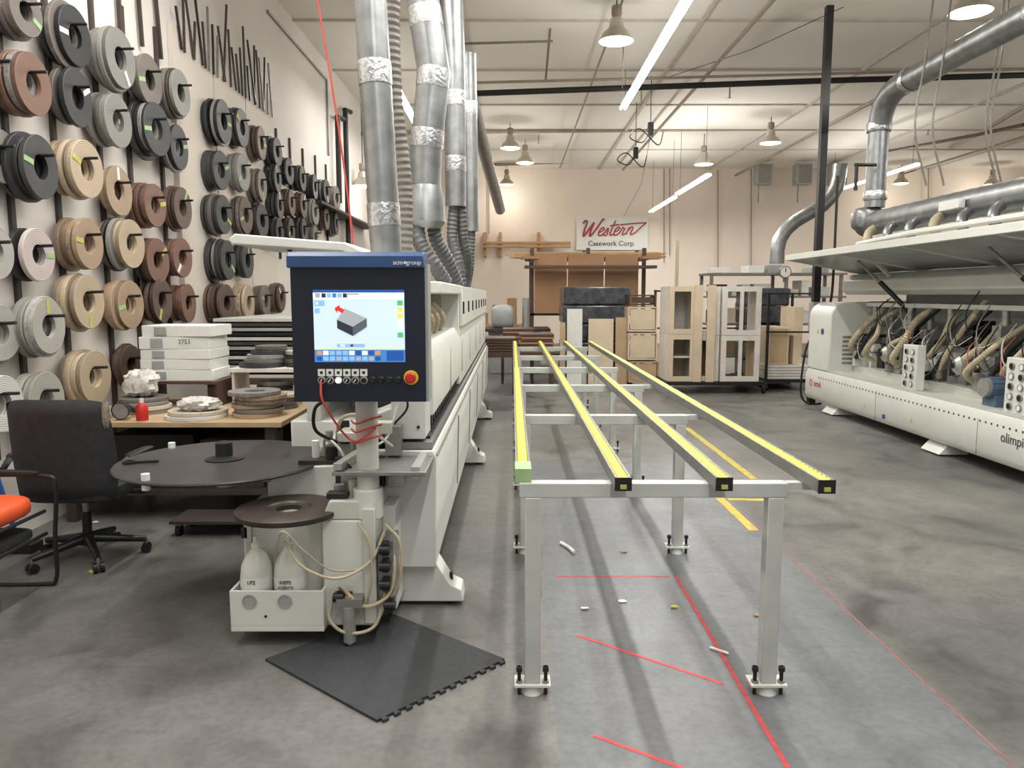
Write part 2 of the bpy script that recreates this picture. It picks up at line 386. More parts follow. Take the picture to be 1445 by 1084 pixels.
b = B(); b.tube([at_y(1096, 372, 18), at_y(1100, 338, 18), at_y(1122, 312, 18), at_y(1160, 290, 18), at_y(1180, 265, 18), at_y(1186, 232, 18)], .17, GALV, 16, step=.25, rib=.04)
b.build('rear_exhaust_duct', label='curved galvanised spiral exhaust duct', cat='duct')
# ================= BACK AREA FURNITURE
e = top('sheet_storage_rack', (1.7, 17.4, 0), 'steel rack holding upright brown sheets and lumber', 'rack')
for x in (.45, 1.7, 2.95):
    for y in (17.0, 18.0): B().box((x-.04, y-.04, 0), (x+.04, y+.04, 2.7), DBRN).build('post', e)
for z in (.3, 1.2, 2.45): B().box((.3, 16.96, z), (3.1, 18.04, z+.05), DBRN).build('shelf', e)
for i, (u0, u1) in enumerate(((754, 800), (801, 852), (853, 900))):
    a = at_y(u0, 436, 16.9); c = at_y(u1, 362+i*2, 16.9)
    B().box((a.x, 16.86, 1.26), (c.x, 16.93, 2.58-.02*i), BRN).build('hardboard_sheet', label='upright orange-brown hardboard sheet on steel rack', cat='board', group='brown sheets')
for i in range(7):
    z = 2.5+random.random()*.02+.045*(i % 3); y = 17.1+.12*i
    B().box((.1-random.random()*.4, y, z), (3.2+random.random()*.4, y+.09, z+.035), random.choice([PLY, PLY2, OWD])).build('lumber_plank', label='long narrow wooden plank lying on top of rack', cat='plank', group='planks on rack')
for i, (u0, v0, u1) in enumerate(((735, 362, 760), (905, 362, 930), (740, 375, 925))):
    a = at_y(u0, v0+4, 16.6); c = at_y(u1, v0, 16.6)
    B().box((a.x, 16.4, a.z), (c.x, 16.75, c.z), BRN if i < 2 else DBRN).build('lumber_plank', label='long wooden plank lying on top of rack', cat='plank', group='planks on rack')
def wrapped(x0, x1, y0, y1, h, label):
    e = top('wrapped_pallet_stack', ((x0+x1)/2, (y0+y1)/2, 0), label, 'pallet')
    B().box((x0-.05, y0-.05, 0), (x1+.05, y1+.05, .1), DBRN).build('pallet', e)
    b = B(); n = 5
    for i in range(n):
        z = .1+(h-.1)*i/n; dx = random.uniform(-.02, .02)
        b.box((x0+dx, y0+dx, z), (x1+dx, y1+dx, z+(h-.1)/n-.01), WRAP)
    b.build('wrapped_load', e, bevel=.03)
a = at_y(795, 480, 14); c = at_y(890, 406, 14)
wrapped(a.x, c.x, 14.0, 15.2, 1.82, 'tall dark stack wrapped in shiny plastic on pallet')
wrapped(4.45, 5.25, 14.25, 15.0, 1.8, 'dark plastic-wrapped stack behind the rolling cart')
def leaning(u0, v0, u1, v1, y, m, name='leaning_board', label='board standing upright against the stack', th=.03):
    a = at_y(u0, v1, y); c = at_y(u1, v0, y); b = B()
    b.box((a.x, y, 0), (c.x, y+th, c.z), m, RX(-.02)); return b.build(name, label=label, cat='board')
leaning(800, 436, 822, 500, 13.4, PAPER, label='tall white board standing against wrapped stack')
leaning(830, 450, 866, 520, 13.6, PLY2, label='pale plywood board standing against wrapped stack')
leaning(868, 448, 886, 520, 13.7, PLY, label='brown board standing against wrapped stack')
leaning(790, 455, 798, 500, 13.0, PLY)
leaning(953, 340, 959, 400, 17, PLY2, label='tall narrow wooden plank standing upright')
for (u0, v0, u1, v1, m) in ((886, 433, 928, 468, PLY2), (886, 470, 928, 508, PLY2), (888, 416, 926, 431, DBRN), (887, 510, 930, 540, PLY)):
    y = 13.5; a = at_y(u0, v1, y); c = at_y(u1, v0, y); z0 = max(a.z, 0.0)
    e = top('cabinet_carcass', ((a.x+c.x)/2, y+.3, z0), 'wooden cabinet box in a stacked column', 'cabinet', 'stacked wooden cabinets')
    bb = B(); T = .025
    bb.box((a.x, y, z0), (a.x+T, y+.5, c.z), m); bb.box((c.x-T, y, z0), (c.x, y+.5, c.z), m)
    bb.box((a.x+T, y, z0), (c.x-T, y+.5, z0+T), m); bb.box((a.x+T, y, c.z-T), (c.x-T, y+.5, c.z), m)
    bb.build('body', e)
    B().box((a.x+.04, y+.01, z0+.04), (c.x-.04, y+.03, c.z-.04), m).build('cabinet_door', e)
def cart(x0, x1, y0, y1, hz, label, front=True):
    e = top('rolling_cart', ((x0+x1)/2, (y0+y1)/2, 0), label, 'cart')
    b = B(); b.box((x0, y0, .14), (x1, y1, .2), BLACK); b.build('deck', e)
    for x in (x0+.03, x1-.03):
        for y in (y0+.03, y1-.03):
            if front or y > y0+.1: B().box((x-.02, y-.02, .2), (x+.02, y+.02, hz), BLACK).build('post', e)
            B().cyl((x-.02, y, .06), (x+.02, y, .06), .06, BLACK, seg=12).cyl((x, y, .06), (x, y, .14), .015, STEEL, seg=6).build('caster', e)
    for y in ((y0+.03, y1-.03) if front else (y1-.03,)):
        for z in (hz-.02, hz*.6): B().box((x0, y-.015, z-.015), (x1, y+.015, z+.015), BLACK).build('rail', e)
    return e
cart(2.6, 4.28, 12.58, 13.9, 1.75, 'black steel rolling cart loaded with white cabinet frames', False)
WF = mat('white_melamine', (216, 211, 202), .5)
def carcass(x0, x1, y0, y1, z0, z1, mf, mi, label, shelf=False, mid=False, mb=None):
    e = top('open_cabinet', ((x0+x1)/2, (y0+y1)/2, z0), label, 'cabinet', 'cabinets on cart')
    T = .085; b = B()
    b.box((x0, y0, z0), (x0+T, y0+.03, z1), mf); b.box((x1-T, y0, z0), (x1, y0+.03, z1), mf)
    b.box((x0+T, y0, z0), (x1-T, y0+.03, z0+T), mf); b.box((x0+T, y0, z1-T), (x1-T, y0+.03, z1), mf)
    b.build('face_frame', e)
    b = B(); y0 += .03; t = .02
    b.box((x0, y0, z0), (x0+t, y1, z1), mi); b.box((x1-t, y0, z0), (x1, y1, z1), mi)
    b.box((x0+t, y0, z0), (x1-t, y1, z0+t), mi); b.box((x0+t, y0, z1-t), (x1-t, y1, z1), mi)
    b.build('body', e)
    if mb: B().box((x0+t, y1-.02, z0+t), (x1-t, y1, z1-t), mb).build('back_panel', e)
    if shelf: B().box((x0+t, y0+.01, (z0+z1)/2), (x1-t, y1-.02, (z0+z1)/2+.02), mi).build('shelf', e)
    if mid: B().box(((x0+x1)/2-.03, y0-.03, z0+T), ((x0+x1)/2+.03, y0, z1-T), mf).build('stile', e)
carcass(2.63, 3.08, 12.62, 13.4, .205, 1.0, PLY2, WF, 'open cabinet box with pale plywood edges on cart', True, mb=PLY2)
carcass(2.63, 3.08, 12.62, 13.4, 1.005, 1.80, PLY2, WF, 'open cabinet box with pale plywood edges on cart', mb=WF)
carcass(3.10, 3.5, 12.68, 13.4, .205, .98, WF, PLY2, 'white open cabinet frame on cart', mb=PLY2)
carcass(3.10, 3.5, 12.68, 13.4, .985, 1.80, WF, PLY2, 'white open cabinet frame on cart')
carcass(3.52, 4.17, 12.62, 13.3, .205, .98, WF, PLY2, 'white open cabinet frame with wooden sides on cart', mid=True)
carcass(3.52, 4.17, 12.62, 13.3, .985, 1.80, WF, WF, 'white open cabinet frame on cart', mid=True)
for u in (984, 1002):
    p = at_y(u, 500, 12.6)
    B().box((p.x-.07, 12.59, .2), (p.x+.07, 12.615, 1.82), PLY2).build('wooden_strip', label='upright pale wooden strip on cart front', cat='wood strip', group='wood strips on cart')
cart(4.4, 5.25, 13.0, 14.1, 1.7, 'black steel rolling cart with stacked white panels')
for i in range(5):
    B().box((4.44, 13.07, .2+.05*i), (5.2, 14.0, .24+.05*i), WF).build('melamine_sheet', label='flat white melamine sheet stacked on rolling cart', cat='sheet', group='white sheets on cart')
B().box((4.5, 13.15, .445), (4.85, 13.9, 1.1), PLY2).box((4.53, 13.14, .47), (4.82, 13.15, 1.07), PLY).build('plywood_box', label='plywood box standing on white sheets', cat='box', bevel=.005)
B().box((4.95, 13.2, .445), (5.1, 13.9, 1.45), PLY2).build('plywood_sheet', label='pale plywood sheet upright on the cart', cat='sheet')
e = top('storage_shelf', (5.6, 15.6, 0), 'grey steel shelving unit loaded with parts', 'shelf')
for x in (4.0, 5.5, 6.6):
    for y in (15.2, 16): B().box((x-.03, y-.03, 0), (x+.03, y+.03, 2.1), PIPEG).build('post', e)
LV = (.4, 1.05, 1.6, 2.06)
for z in LV: B().box((3.95, 15.15, z), (6.7, 16.05, z+.04), PIPEG).build('shelf_board', e)
for lv in range(4):
    x = 4.06
    while x < 6.3:
        w = .14+random.random()*.22; h = (.2, .15, .12, .08)[lv]+random.random()*(.3, .3, .2, .08)[lv]
        if random.random() < .85:
            B().box((x, 15.25+random.random()*.15, LV[lv]+.041), (x+w, 15.8, LV[lv]+.041+h), random.choice([CARD, GREYM, OFFW, BLACK, PAPER, PLY2])).build('storage_box', label='small box stored on the steel shelving', cat='box', group='boxes on shelving', bevel=.006)
        x += w+.04+random.random()*.08
p = at_y(1107, 384, 15.1); b = B(); b.cyl(p, p+Vector((0, -.06, 0)), .12, PIPEG, seg=24); b.disc(p+Vector((0, -.062, 0)), (0, 1, 0), .1, PAPER); b.box(p+Vector((-.008, -.07, 0)), p+Vector((.008, -.064, .08)), BLACK)
b.box(p+Vector((-.01, -.0, -.2)), p+Vector((.01, .05, .0)), PIPEG)
b.build('dial_gauge', label='round white dial gauge above shelving', cat='gauge')
for j, (x, y) in enumerate(((-.25, 12.9), (.42, 13.3), (.1, 14.4))):
    e = top('saw_horse_table', (x, y, 0), 'low dark work table carrying brown boards', 'table', 'board tables')
    B().box((x-.32, y-.4, .62), (x+.32, y+.4, .68), DBRN).build('table_top', e)
    for dx in (-.28, .28):
        for dy in (-.35, .35): B().box((x+dx-.025, y+dy-.025, 0), (x+dx+.025, y+dy+.025, .62), DBRN).build('leg', e)
    for i in range(6+j):
        B().box((x-.3+random.random()*.04, y-.38, .68+.045*i), (x+.28+random.random()*.04, y+.38, .715+.045*i), random.choice([DBRN, BRN, DBRN])).build('brown_board', label='brown finished board in a flat stack', cat='board', group='stacked brown boards')
e = top('woodworking_machine', (.1, 16, 0), 'small grey woodworking machine with cluttered table', 'machine')
B().box((-.5, 15.8, 0), (.6, 16.6, .9), GREYM).build('base', e, bevel=.02); B().box((-.7, 15.6, .9), (.8, 16.8, .96), DSTEEL).build('table_top', e)
B().sup((-.2, 16.2, 1.2), (.25, .25, .25), GREYM, .5).build('head', e); B().cyl((.3, 16.2, .96), (.3, 16.2, 1.6), .08, ALU).build('column', e)
for i in range(4):
    x = -1.1+i*.33; h = .2+random.random()*.45
    B().box((x, 17.0, 1.0), (x+.22, 17.3, 1.0+h), random.choice([DBRN, BRN, GREYM, CARD, BLACK, RED])).build('tool_case', label='small case on the far bench', cat='case', group='cases on far bench', bevel=.01)
B().box((-1.3, 16.9, .9), (.25, 17.5, 1.0), PLY).box((-1.25, 16.95, 0), (-1.15, 17.4, .9), PLY).box((.1, 16.95, 0), (.2, 17.4, .9), PLY).build('far_workbench', label='long wooden bench with tool cases', cat='workbench')
# ================= LEFT WALL COILS
cc = {'dark': (50, 50, 51), 'blk': (36, 36, 38), 'brown': (82, 66, 57), 'rust': (112, 82, 68), 'tan': (154, 132, 110), 'beige': (172, 154, 131), 'gray': (124, 121, 116), 'lg': (160, 157, 150), 'white': (196, 193, 187), 'taupe': (106, 99, 93), 'pink': (180, 168, 164), 'cream': (184, 174, 156)}
CM = {k_: mat('edge_band_'+k_, v, .5, 0, .26, rings=True) for k_, v in cc.items()}
coil_mesh = {}
def get_coil(R, w, rin, m):
    key = (round(R, 2), round(w, 3), round(rin/R, 1), m.name)
    if key in coil_mesh: return coil_mesh[key]
    R = key[0]; rin = R*key[2]; b = B(); h = w/2
    b.lathe([(R-.003, -h), (R, -h+.003), (R, h-.003), (R-.003, h), (R*.8, h-.002), (rin+.02, h), (rin, h-.003), (rin, -h+.003), (rin+.02, -h), (R*.8, -h+.002)], (0, 0, 0), (1, 0, 0), m, 40, close=True)
    me = bpy.data.meshes.new('coil'); me.from_pydata(b.v, [], b.f); me.materials.append(m)
    me.polygons.foreach_set('use_smooth', [True]*len(b.f))
    finish(me, 30)
    coil_mesh[key] = me; return me
cname = {'dark': 'charcoal', 'blk': 'black', 'brown': 'dark brown', 'rust': 'reddish brown', 'tan': 'tan', 'beige': 'beige', 'gray': 'grey', 'lg': 'light grey', 'white': 'white', 'taupe': 'taupe', 'pink': 'pale pink', 'cream': 'cream'}
def coil(loc, R, w, key, flat=False, tape=None, rin=None):
    me = get_coil(R, w, rin or R*.4, CM[key])
    o = bpy.data.objects.new('edge_banding_coil', me); COL.objects.link(o); o.location = loc
    o['label'] = cname[key]+(' edge banding coil lying flat on a bench' if flat else ' edge banding coil hanging on a wall peg'); o['category'] = 'coil'
    o['group'] = 'edge banding coils on bench' if flat else 'edge banding coils on wall'
    WP[o.name] = Vector(loc)
    if flat: o.rotation_euler = (0, math.pi/2, 0)
    else: o.rotation_euler = (random.uniform(0, 6), 0, random.uniform(-.06, .06))
    if tape and not flat:
        a = random.uniform(0, 6.28); rm = R*.7
        t = B(); t.box((w/2, -.018, -R*.26), (w/2+.002, .018, R*.26), tape)
        t.v = [Matrix.Rotation(a, 3, 'X') @ (p+Vector((0, 0, rm))) for p in t.v]
        ob = t.build('tape_label'); ob.parent = o
    return o
cols = [
 [(2, 220, 38, 2, 'gray'), (-4, 356, 40, 3, 'lg'), (4, 470, 40, 2, 'lg'), (8, 570, 42, 4, 'white'), (-4, 100, 38, 2, 'dark')],
 [(42, 18, 34, 4, 'taupe'), (48, 118, 44, 5, 'rust'), (60, 236, 45, 5, 'dark'), (58, 360, 37, 3, 'pink'), (74, 460, 40, 5, 'lg'), (66, 566, 42, 4, 'lg')],
 [(106, 50, 42, 4, 'blk'), (112, 138, 41, 4, 'blk'), (122, 238, 40, 5, 'beige'), (128, 344, 36, 5, 'tan'), (130, 426, 39, 5, 'beige'), (136, 532, 38, 5, 'beige')],
 [(174, 84, 40, 5, 'gray'), (166, 170, 38, 4, 'gray'), (172, 270, 34, 3, 'tan'), (186, 344, 35, 5, 'beige'), (184, 430, 34, 4, 'tan'), (188, 515, 29, 3, 'brown')],
 [(214, 114, 35, 4, 'taupe'), (222, 182, 37, 5, 'dark'), (220, 290, 31, 4, 'rust'), (226, 368, 32, 4, 'rust'), (230, 424, 31, 4, 'brown'), (190, 612, 34, 4, 'brown'), (236, 486, 26, 3, 'rust')],
 [(258, 132, 31, 5, 'gray'), (254, 208, 31, 4, 'blk'), (260, 294, 30, 4, 'brown'), (260, 364, 28, 4, 'rust'), (268, 428, 27, 4, 'rust')],
 [(318, 172, 30, 5, 'blk'), (312, 240, 27, 4, 'dark'), (318, 303, 27, 5, 'dark'), (322, 367, 29, 5, 'dark'), (322, 428, 27, 5, 'brown'), (326, 490, 24, 4, 'taupe')],
 [(342, 180, 27, 4, 'dark'), (344, 243, 26, 4, 'gray'), (348, 304, 26, 4, 'brown'), (350, 368, 25, 4, 'dark'), (352, 428, 26, 4, 'beige')],
 [(370, 202, 24, 4, 'brown'), (371, 262, 23, 4, 'taupe'), (372, 312, 23, 4, 'dark'), (376, 425, 23, 4, 'taupe'), (378, 474, 20, 4, 'gray')],
 [(392, 214, 20, 4, 'dark'), (393, 252, 20, 4, 'dark'), (396, 290, 20, 4, 'dark'), (396, 328, 20, 5, 'blk'), (398, 420, 20, 4, 'brown')],
 [(410, 242, 19, 4, 'dark'), (412, 286, 19, 4, 'brown'), (412, 326, 18, 4, 'dark')],
 [(428, 252, 18, 4, 'dark'), (429, 290, 18, 4, 'brown'), (430, 326, 18, 4, 'dark')],
 [(446, 264, 18, 4, 'dark'), (446, 300, 18, 4, 'gray'), (446, 335, 17, 4, 'taupe')],
 [(462, 270, 17, 4, 'dark'), (462, 308, 17, 4, 'brown')],
 [(476, 280, 17, 4, 'taupe'), (476, 316, 16, 4, 'dark')],
]
for ci, colm in enumerate(cols):
    ys = []; items = []
    for (u, v, ry, n, key) in colm:
        w = .036; off = .06+n*w
        p = at_x(u, v, WX+off); t = p.y/ray(u, v).y
        R = ry/FP*t*.98; ys.append(p.y); items.append((p, R, n, key, w))
    ym = sum(ys)/len(ys)
    z0 = min(i[0].z for i in items)-.4; z1 = min(CZ-.1, max(i[0].z for i in items)+.6)
    e = top('coil_peg_rail', (WX+.02, ym, z0), 'dark vertical wall rail with pegs for banding coils', 'rail', 'wall peg rails')
    B().box((WX+.002, ym-.022, z0), (WX+.03, ym+.022, z1), DSTRIP).build('rail', e)
    for (p, R, n, key, w) in items:
        zp = p.z+R*.4-.016
        B().cyl((WX+.002, p.y, zp), (WX+.06+n*w+.09, p.y, zp+.01), .011, BLACK, seg=8).build('peg', e)
        for i in range(n):
            x = WX+.06+(i+.5)*w*.98
            R2 = R*(1 if i == n-1 else random.uniform(.88, 1.12))
            kk = key if (i == n-1 or random.random() > .3) else random.choice([key, 'taupe', 'dark', 'brown', 'gray'])
            tp = random.choice([None, YGT, GTAPE, PAPER]) if i == n-1 or random.random() < .3 else None
            coil((x, p.y+random.uniform(-.03, .03), p.z+(R-R2)*.4), R2, w*.93, kk, tape=tp)
PB = mat('beige_panel', (208, 199, 187), .7, 0, .05, 1)
for i in range(3):
    y0 = 7.75+i*1.02
    B().box((WX+.003, y0, .9), (WX+.055, y0+.99, 4.32+.03*i), PB).build('tall_board', label='tall beige board fixed along the wall', cat='board', group='tall wall boards')
for i in range(24):
    y = 7.85+i*.125; a = random.uniform(-.3, .3)
    B().box((WX+.065, y, 4.1), (WX+.085, y+.022, 4.45+random.random()*.6), random.choice([DSTRIP, BLACK, DSTRIP, PIPEG]), RX(a)).build('offcut_strip', label='narrow dark offcut strip sticking up above wall board', cat='strip', group='offcut strips')
for i in range(3):
    B().box((WX+.02, 6.75+i*.35, 3.9), (WX+.05, 6.78+i*.35, 5.1+.2*(i % 2)), DSTRIP, RX(.05*i)).build('offcut_strip', label='narrow dark offcut strip against the wall', cat='strip', group='offcut strips')
for y, z0, z1 in ((14.6, 3.4, 5.0), (15.3, 1.8, 5.3)):
    b = B(); b.tube([(WX+.12, y, z0), (WX+.12, y, z1), (WX+.12, y+.5, z1+.05)], .05, PIPEB, 10, straight=True); b.build('wall_pipe', label='black iron pipe running up the wall', cat='pipe', group='black wall pipes')
B().box((WX+.003, 12.5, 3.15), (WX+.3, 17.5, 3.19), DSTRIP).build('wall_shelf', label='long narrow dark shelf on the wall', cat='shelf')
B().tube([(WX+.03, 10.9, 5.55), (WX+.03, 14.2, 5.55), (WX+.03, 14.2, 4.2)], .02, PIPEG, 6, straight=True).build('wall_conduit', label='thin grey conduit on the wall', cat='conduit')
# ================= LEFT WORKBENCH AND ITEMS
bz = .75
e = top('workbench', (-2.55, 5.85, 0), 'long wooden workbench cluttered with coils and boxes', 'workbench')
B().box((-3.3, 5.3, bz-.04), (-1.65, 6.6, bz), PLY).build('table_top', e, bevel=.004)
B().box((-3.25, 5.36, .2), (-1.7, 6.5, .23), DSTRIP).build('lower_shelf', e)
B().box((-3.25, 6.45, .23), (-1.7, 6.48, bz-.04), DSTRIP).build('back_board', e)
for x in (-3.22, -1.75):
    for y in (5.38, 6.53): B().box((x-.035, y-.035, 0), (x+.035, y+.035, bz-.04), DSTRIP).build('leg', e)
for (x, y, w, d, h, m, l) in ((-2.95, 5.45, .6, .5, .40, BLACK, 'black plastic crate under the bench'), (-2.3, 5.45, .46, .5, .36, DSTRIP, 'dark box under the bench'), (-3.2, 6.0, .2, .3, .4, CARD, 'cardboard box under the bench')):
    B().box((x, y, .23), (x+w, y+d, .23+h), m).box((x+.02, y+.02, .23+h), (x+w*.48, y+d-.02, .235+h), m).box((x+w*.52, y+.02, .23+h), (x+w-.02, y+d-.02, .235+h), m).build('storage_box', label=l, cat='box', bevel=.006)
# low dark riser that carries the cartons
e = top('bench_riser', (-2.7, 6.2, bz), 'low dark riser shelf on the workbench', 'shelf')
B().box((-3.02, 6.0, bz+.19), (-2.38, 6.5, bz+.21), DBRN).build('shelf_top', e)
for x in (-3.02, -2.40): B().box((x, 6.02, bz), (x+.02, 6.48, bz+.19), DBRN).build('side_panel', e)
z = bz+.211
for i in range(5):
    dx = random.uniform(-.03, .03); h = (.09, .085, .08, .10, .09)[i]
    b = B(); R = RZ(random.uniform(-.06, .06)); b.box((-2.98+dx, 6.03, z), (-2.42+dx, 6.46, z+h), PAPER, R)
    b.box((-2.98+dx+.1, 6.02, z+.01), (-2.98+dx+.2, 6.03, z+h-.01), GREYM, R)
    o = b.build('white_carton', label='flat white carton in a stack on the workbench', cat='carton', group='cartons on bench', bevel=.008); z += h+.001
    if i == 3: text('2753', .05, (-2.6+dx, 6.008, z-.04), (1, 0, 0), (0, 0, 1), SB, o)
for (x, y, R, n, key, w) in ((-2.34, 5.53, .23, 2, 'white', .03), (-1.92, 5.62, .19, 6, 'tan', .032), (-2.86, 5.78, .19, 4, 'gray', .03), (-2.42, 5.82, .14, 3, 'dark', .032), (-1.88, 6.0, .14, 4, 'taupe', .03), (-3.08, 5.5, .13, 1, 'lg', .03)):
    zz = bz
    for i in range(n):
        coil((x+random.uniform(-.02, .02), y+random.uniform(-.02, .02), zz+w/2), R*random.uniform(.9, 1), w*.95, key if i % 2 == 0 else random.choice([key, 'taupe', 'gray', 'cream']), flat=True); zz += w
e = top('coil_stand', (-2.05, 6.36, bz), 'small white shelf stand on the workbench', 'stand')
B().box((-2.34, 6.16, bz+.27), (-1.70, 6.56, bz+.30), WF).build('shelf_top', e)
for x in (-2.32, -1.74): B().box((x, 6.18, bz), (x+.02, 6.54, bz+.27), WF).build('side_panel', e)
for i, kx_ in enumerate(('dark', 'gray', 'lg', 'dark', 'taupe')): coil((-2.12+.02*i, 6.36, bz+.30+.02+.036*i), .19-.015*i, .034, kx_, flat=True)
for i, kx_ in enumerate(('brown', 'dark', 'cream', 'dark', 'gray')): coil((-2.05+.01*i, 6.36, bz+.02+.036*i), .18-.01*i, .034, kx_, flat=True)
for i, kx_ in enumerate(('dark', 'taupe', 'dark', 'cream')): coil((-1.82, 6.36, bz+.32+.034*i), .1, .032, kx_, flat=True)
B().sup((-2.32, 5.5, bz+.105), (.14, .11, .05), CRUMP, .8, jit=.16).build('crumpled_plastic_bag', label='crumpled clear plastic on a white coil', cat='plastic wrap')
B().sup((-2.88, 5.8, bz+.22), (.12, .1, .1), CRUMP, .8, jit=.18).build('crumpled_plastic_bag', label='crumpled white plastic bag on the bench', cat='plastic wrap')
p = Vector((-2.83, 5.36, bz))
e = top('work_lamp', p, 'small black clamp work lamp lying on bench', 'lamp')
B().lathe([(.02, .12), (.04, .09), (.065, 0), (.06, 0), (.03, .08)], p+Vector((0, 0, .07)), (0, 1, .1), BLACK, 20).build('reflector', e); B().disc(p+Vector((0, .005, .07)), (0, 1, .1), .058, ALU).build('lens', e)
B().cyl(p+Vector((0, .12, .08)), p+Vector((.04, .22, .02)), .02, BLACK).build('handle', e)
e = top('spray_bottle', (-2.68, 5.38, bz), 'small orange-red glue bottle with white cap', 'bottle')
B().lathe([(0, 0), (.04, 0), (.042, .01), (.042, .1), (.02, .13), (.0, .13)], (-2.68, 5.38, bz), (0, 0, 1), RED, 16).build('body', e)
B().cyl((-2.68, 5.38, bz+.13), (-2.68, 5.38, bz+.16), .015, PAPER).build('cap', e)
for i in range(13):
    z = .861+i*.045
    B().box((-2.9+random.random()*.05, 7.2, z), (-1.95+random.random()*.1, 8.8, z+.03), [OFFW, BLACK, GREYM, DSTRIP][i % 4]).build('banding_strip_pack', label='flat pack of long edge strips on rack', cat='strip pack', group='strip packs on rack')
e = top('strip_rack', (-2.4, 8, 0), 'low dark steel rack beside the workbench', 'rack')
B().box((-2.95, 7.15, .8), (-1.85, 8.85, .86), DBRN).build('shelf', e)
for x in (-2.9, -1.9):
    for y in (7.2, 8.8): B().box((x-.03, y-.03, 0), (x+.03, y+.03, .8), DBRN).build('leg', e)
for (x, y, w, h) in ((-1.85, 6.7, .35, .40), (-1.83, 6.75, .3, .3), (-2.6, 6.75, .4, .45)):
    z0 = .0 if h != .3 else .401
    B().box((x, y, z0), (x+w, y+.38, z0+h), CARD).box((x+w*.45, y-.001, z0+.0), (x+w*.55, y, z0+h), PLY).build('cardboard_box', label='brown cardboard box stacked beside the bench', cat='box', group='cardboard boxes', bevel=.004)
e = top('floor_dolly', (-2.2, 4.98, 0), 'low dark dolly with small casters beneath bench edge', 'dolly')
B().box((-2.35, 5.0, .09), (-1.75, 5.3, .11), DSTRIP).build('deck', e)
for x in (-2.3, -1.8):
    for y in (5.04, 5.26): B().cyl((x-.015, y, .04), (x+.015, y, .04), .04, BLACK, seg=14).box((x-.02, y-.02, .07), (x+.02, y+.02, .09), STEEL).build('caster', e)
# ================= OFFICE CHAIR
cx0, cy0 = -2.68, 4.60
e = top('office_chair', (cx0, cy0, 0), 'worn black swivel office chair with armrests and casters', 'chair')
b = B(); nu, nv = 17, 15; vs = []; fs = []
for side in (0, 1):
    for j in range(nv):
        for i in range(nu):
            a = i/(nu-1)*2-1; t = j/(nv-1)
            w = .325-.03*t**2-.03*(1-t)**3
            edge = (1-abs(a)**8)**.5*(1-abs(2*t-1)**10)**.5
            rz = 1-.05*abs(a)**5*(1 if t > .5 else .4)
            th = .045*edge
            y = -.24+.07*(a*a)-.06*t*t+(th if side else -th)
            vs.append((cx0+.0+a*w, cy0+y, .44+.61*t*rz))
for side in (0, 1):
    o = side*nu*nv
    for j in range(nv-1):
        for i in range(nu-1): fs.append((o+j*nu+i, o+j*nu+i+1, o+(j+1)*nu+i+1, o+(j+1)*nu+i))
b.add(vs, fs, FAB, True); b.build('backrest', e, ang=80)
B().sup((cx0+.285, cy0-.225, .95), (.02, .03, .08), mat('torn_tan_padding', (128, 118, 104), .9, 0, .3, 40, .5), .8, jit=.1).build('torn_padding', e)
B().sup((cx0, cy0+.04, .46), (.29, .28, .06), FAB, .45, nu=32).build('seat', e)
for sx in (-1, 1):
    B().tube([(cx0+sx*.25, cy0+.05, .42), (cx0+sx*.36, cy0+.05, .43), (cx0+sx*.37, cy0, .6), (cx0+sx*.36, cy0-.12, .67), (cx0+sx*.34, cy0-.24, .62)], .018, BLACK, 8).sup((cx0+sx*.36, cy0+.0, .68), (.035, .15, .02), BLACK, .6).build('armrest', e)
B().cyl((cx0, cy0, .12), (cx0, cy0, .3), .028, BLACK).cyl((cx0, cy0, .3), (cx0, cy0, .41), .018, STEEL).box((cx0-.1, cy0-.1, .39), (cx0+.1, cy0+.1, .42), BLACK).build('gas_lift', e)
B().lathe([(0, .09), (.045, .09), (.05, .16), (0, .17)], (cx0, cy0, 0), (0, 0, 1), BLACK, 16).build('hub', e)
for k in range(5):
    a = 2*math.pi*k/5+.35; dx, dy = math.cos(a), math.sin(a)
    B().cyl((cx0+dx*.03, cy0+dy*.03, .13), (cx0+dx*.33, cy0+dy*.33, .085), .03, BLACK, .018, seg=10).build('base_arm', e)
    c = Vector((cx0+dx*.33, cy0+dy*.33, .03)); px = Vector((-dy, dx, 0))
    B().cyl(c-px*.03, c-px*.008, .03, BLACK, seg=14).cyl(c+px*.008, c+px*.03, .03, BLACK, seg=14).cyl(c, c+Vector((0, 0, .06)), .01, STEEL, seg=8).build('caster', e)
# ================= ORANGE CHAIR (faces the machine, +x)
ox, oy = -2.84, 3.88
e = top('stacking_chair', (ox, oy, 0), 'orange vinyl chair with black tubular frame and armrests', 'chair')
B().sup((ox-.02, oy, .50), (.23, .22, .065), ORANGE, .55).build('seat', e)
B().sup((ox-.25, oy, .78), (.04, .22, .16), ORANGE, .5, RY(-.15)).build('backrest', e)
B().sup((ox-.02, oy, .34), (.22, .2, .03), FAB, .4).build('under_tray', e)
for sy in (-1, 1):
    y = oy+sy*.25
    B().tube([(ox-.3, y, .95), (ox-.24, y, .5), (ox-.26, y, .06), (ox-.2, y, .013), (ox+.16, y, .013), (ox+.24, y, .05), (ox+.25, y, .3), (ox+.27, y, .58), (ox+.2, y, .645), (ox-.2, y, .645)], .012, BLACK, 8).build('frame_side', e)
    B().sup((ox+.02, y, .66), (.17, .025, .018), BLACK, .6).build('armrest', e)
for x, z in ((ox-.22, .44), (ox+.2, .44), (ox-.2, .31), (ox+.2, .31)): B().tube([(x, oy-.25, z), (x, oy+.25, z)], .011, BLACK, 8).build('cross_tube', e)
e = top('broom', (-3.2, 4.72, 0), 'broom with blue handle leaning on the wall', 'broom')
B().cyl((-3.2, 4.72, .05), (-3.37, 4.5, 1.45), .016, BPOLE, seg=10).build('broom_handle', e)
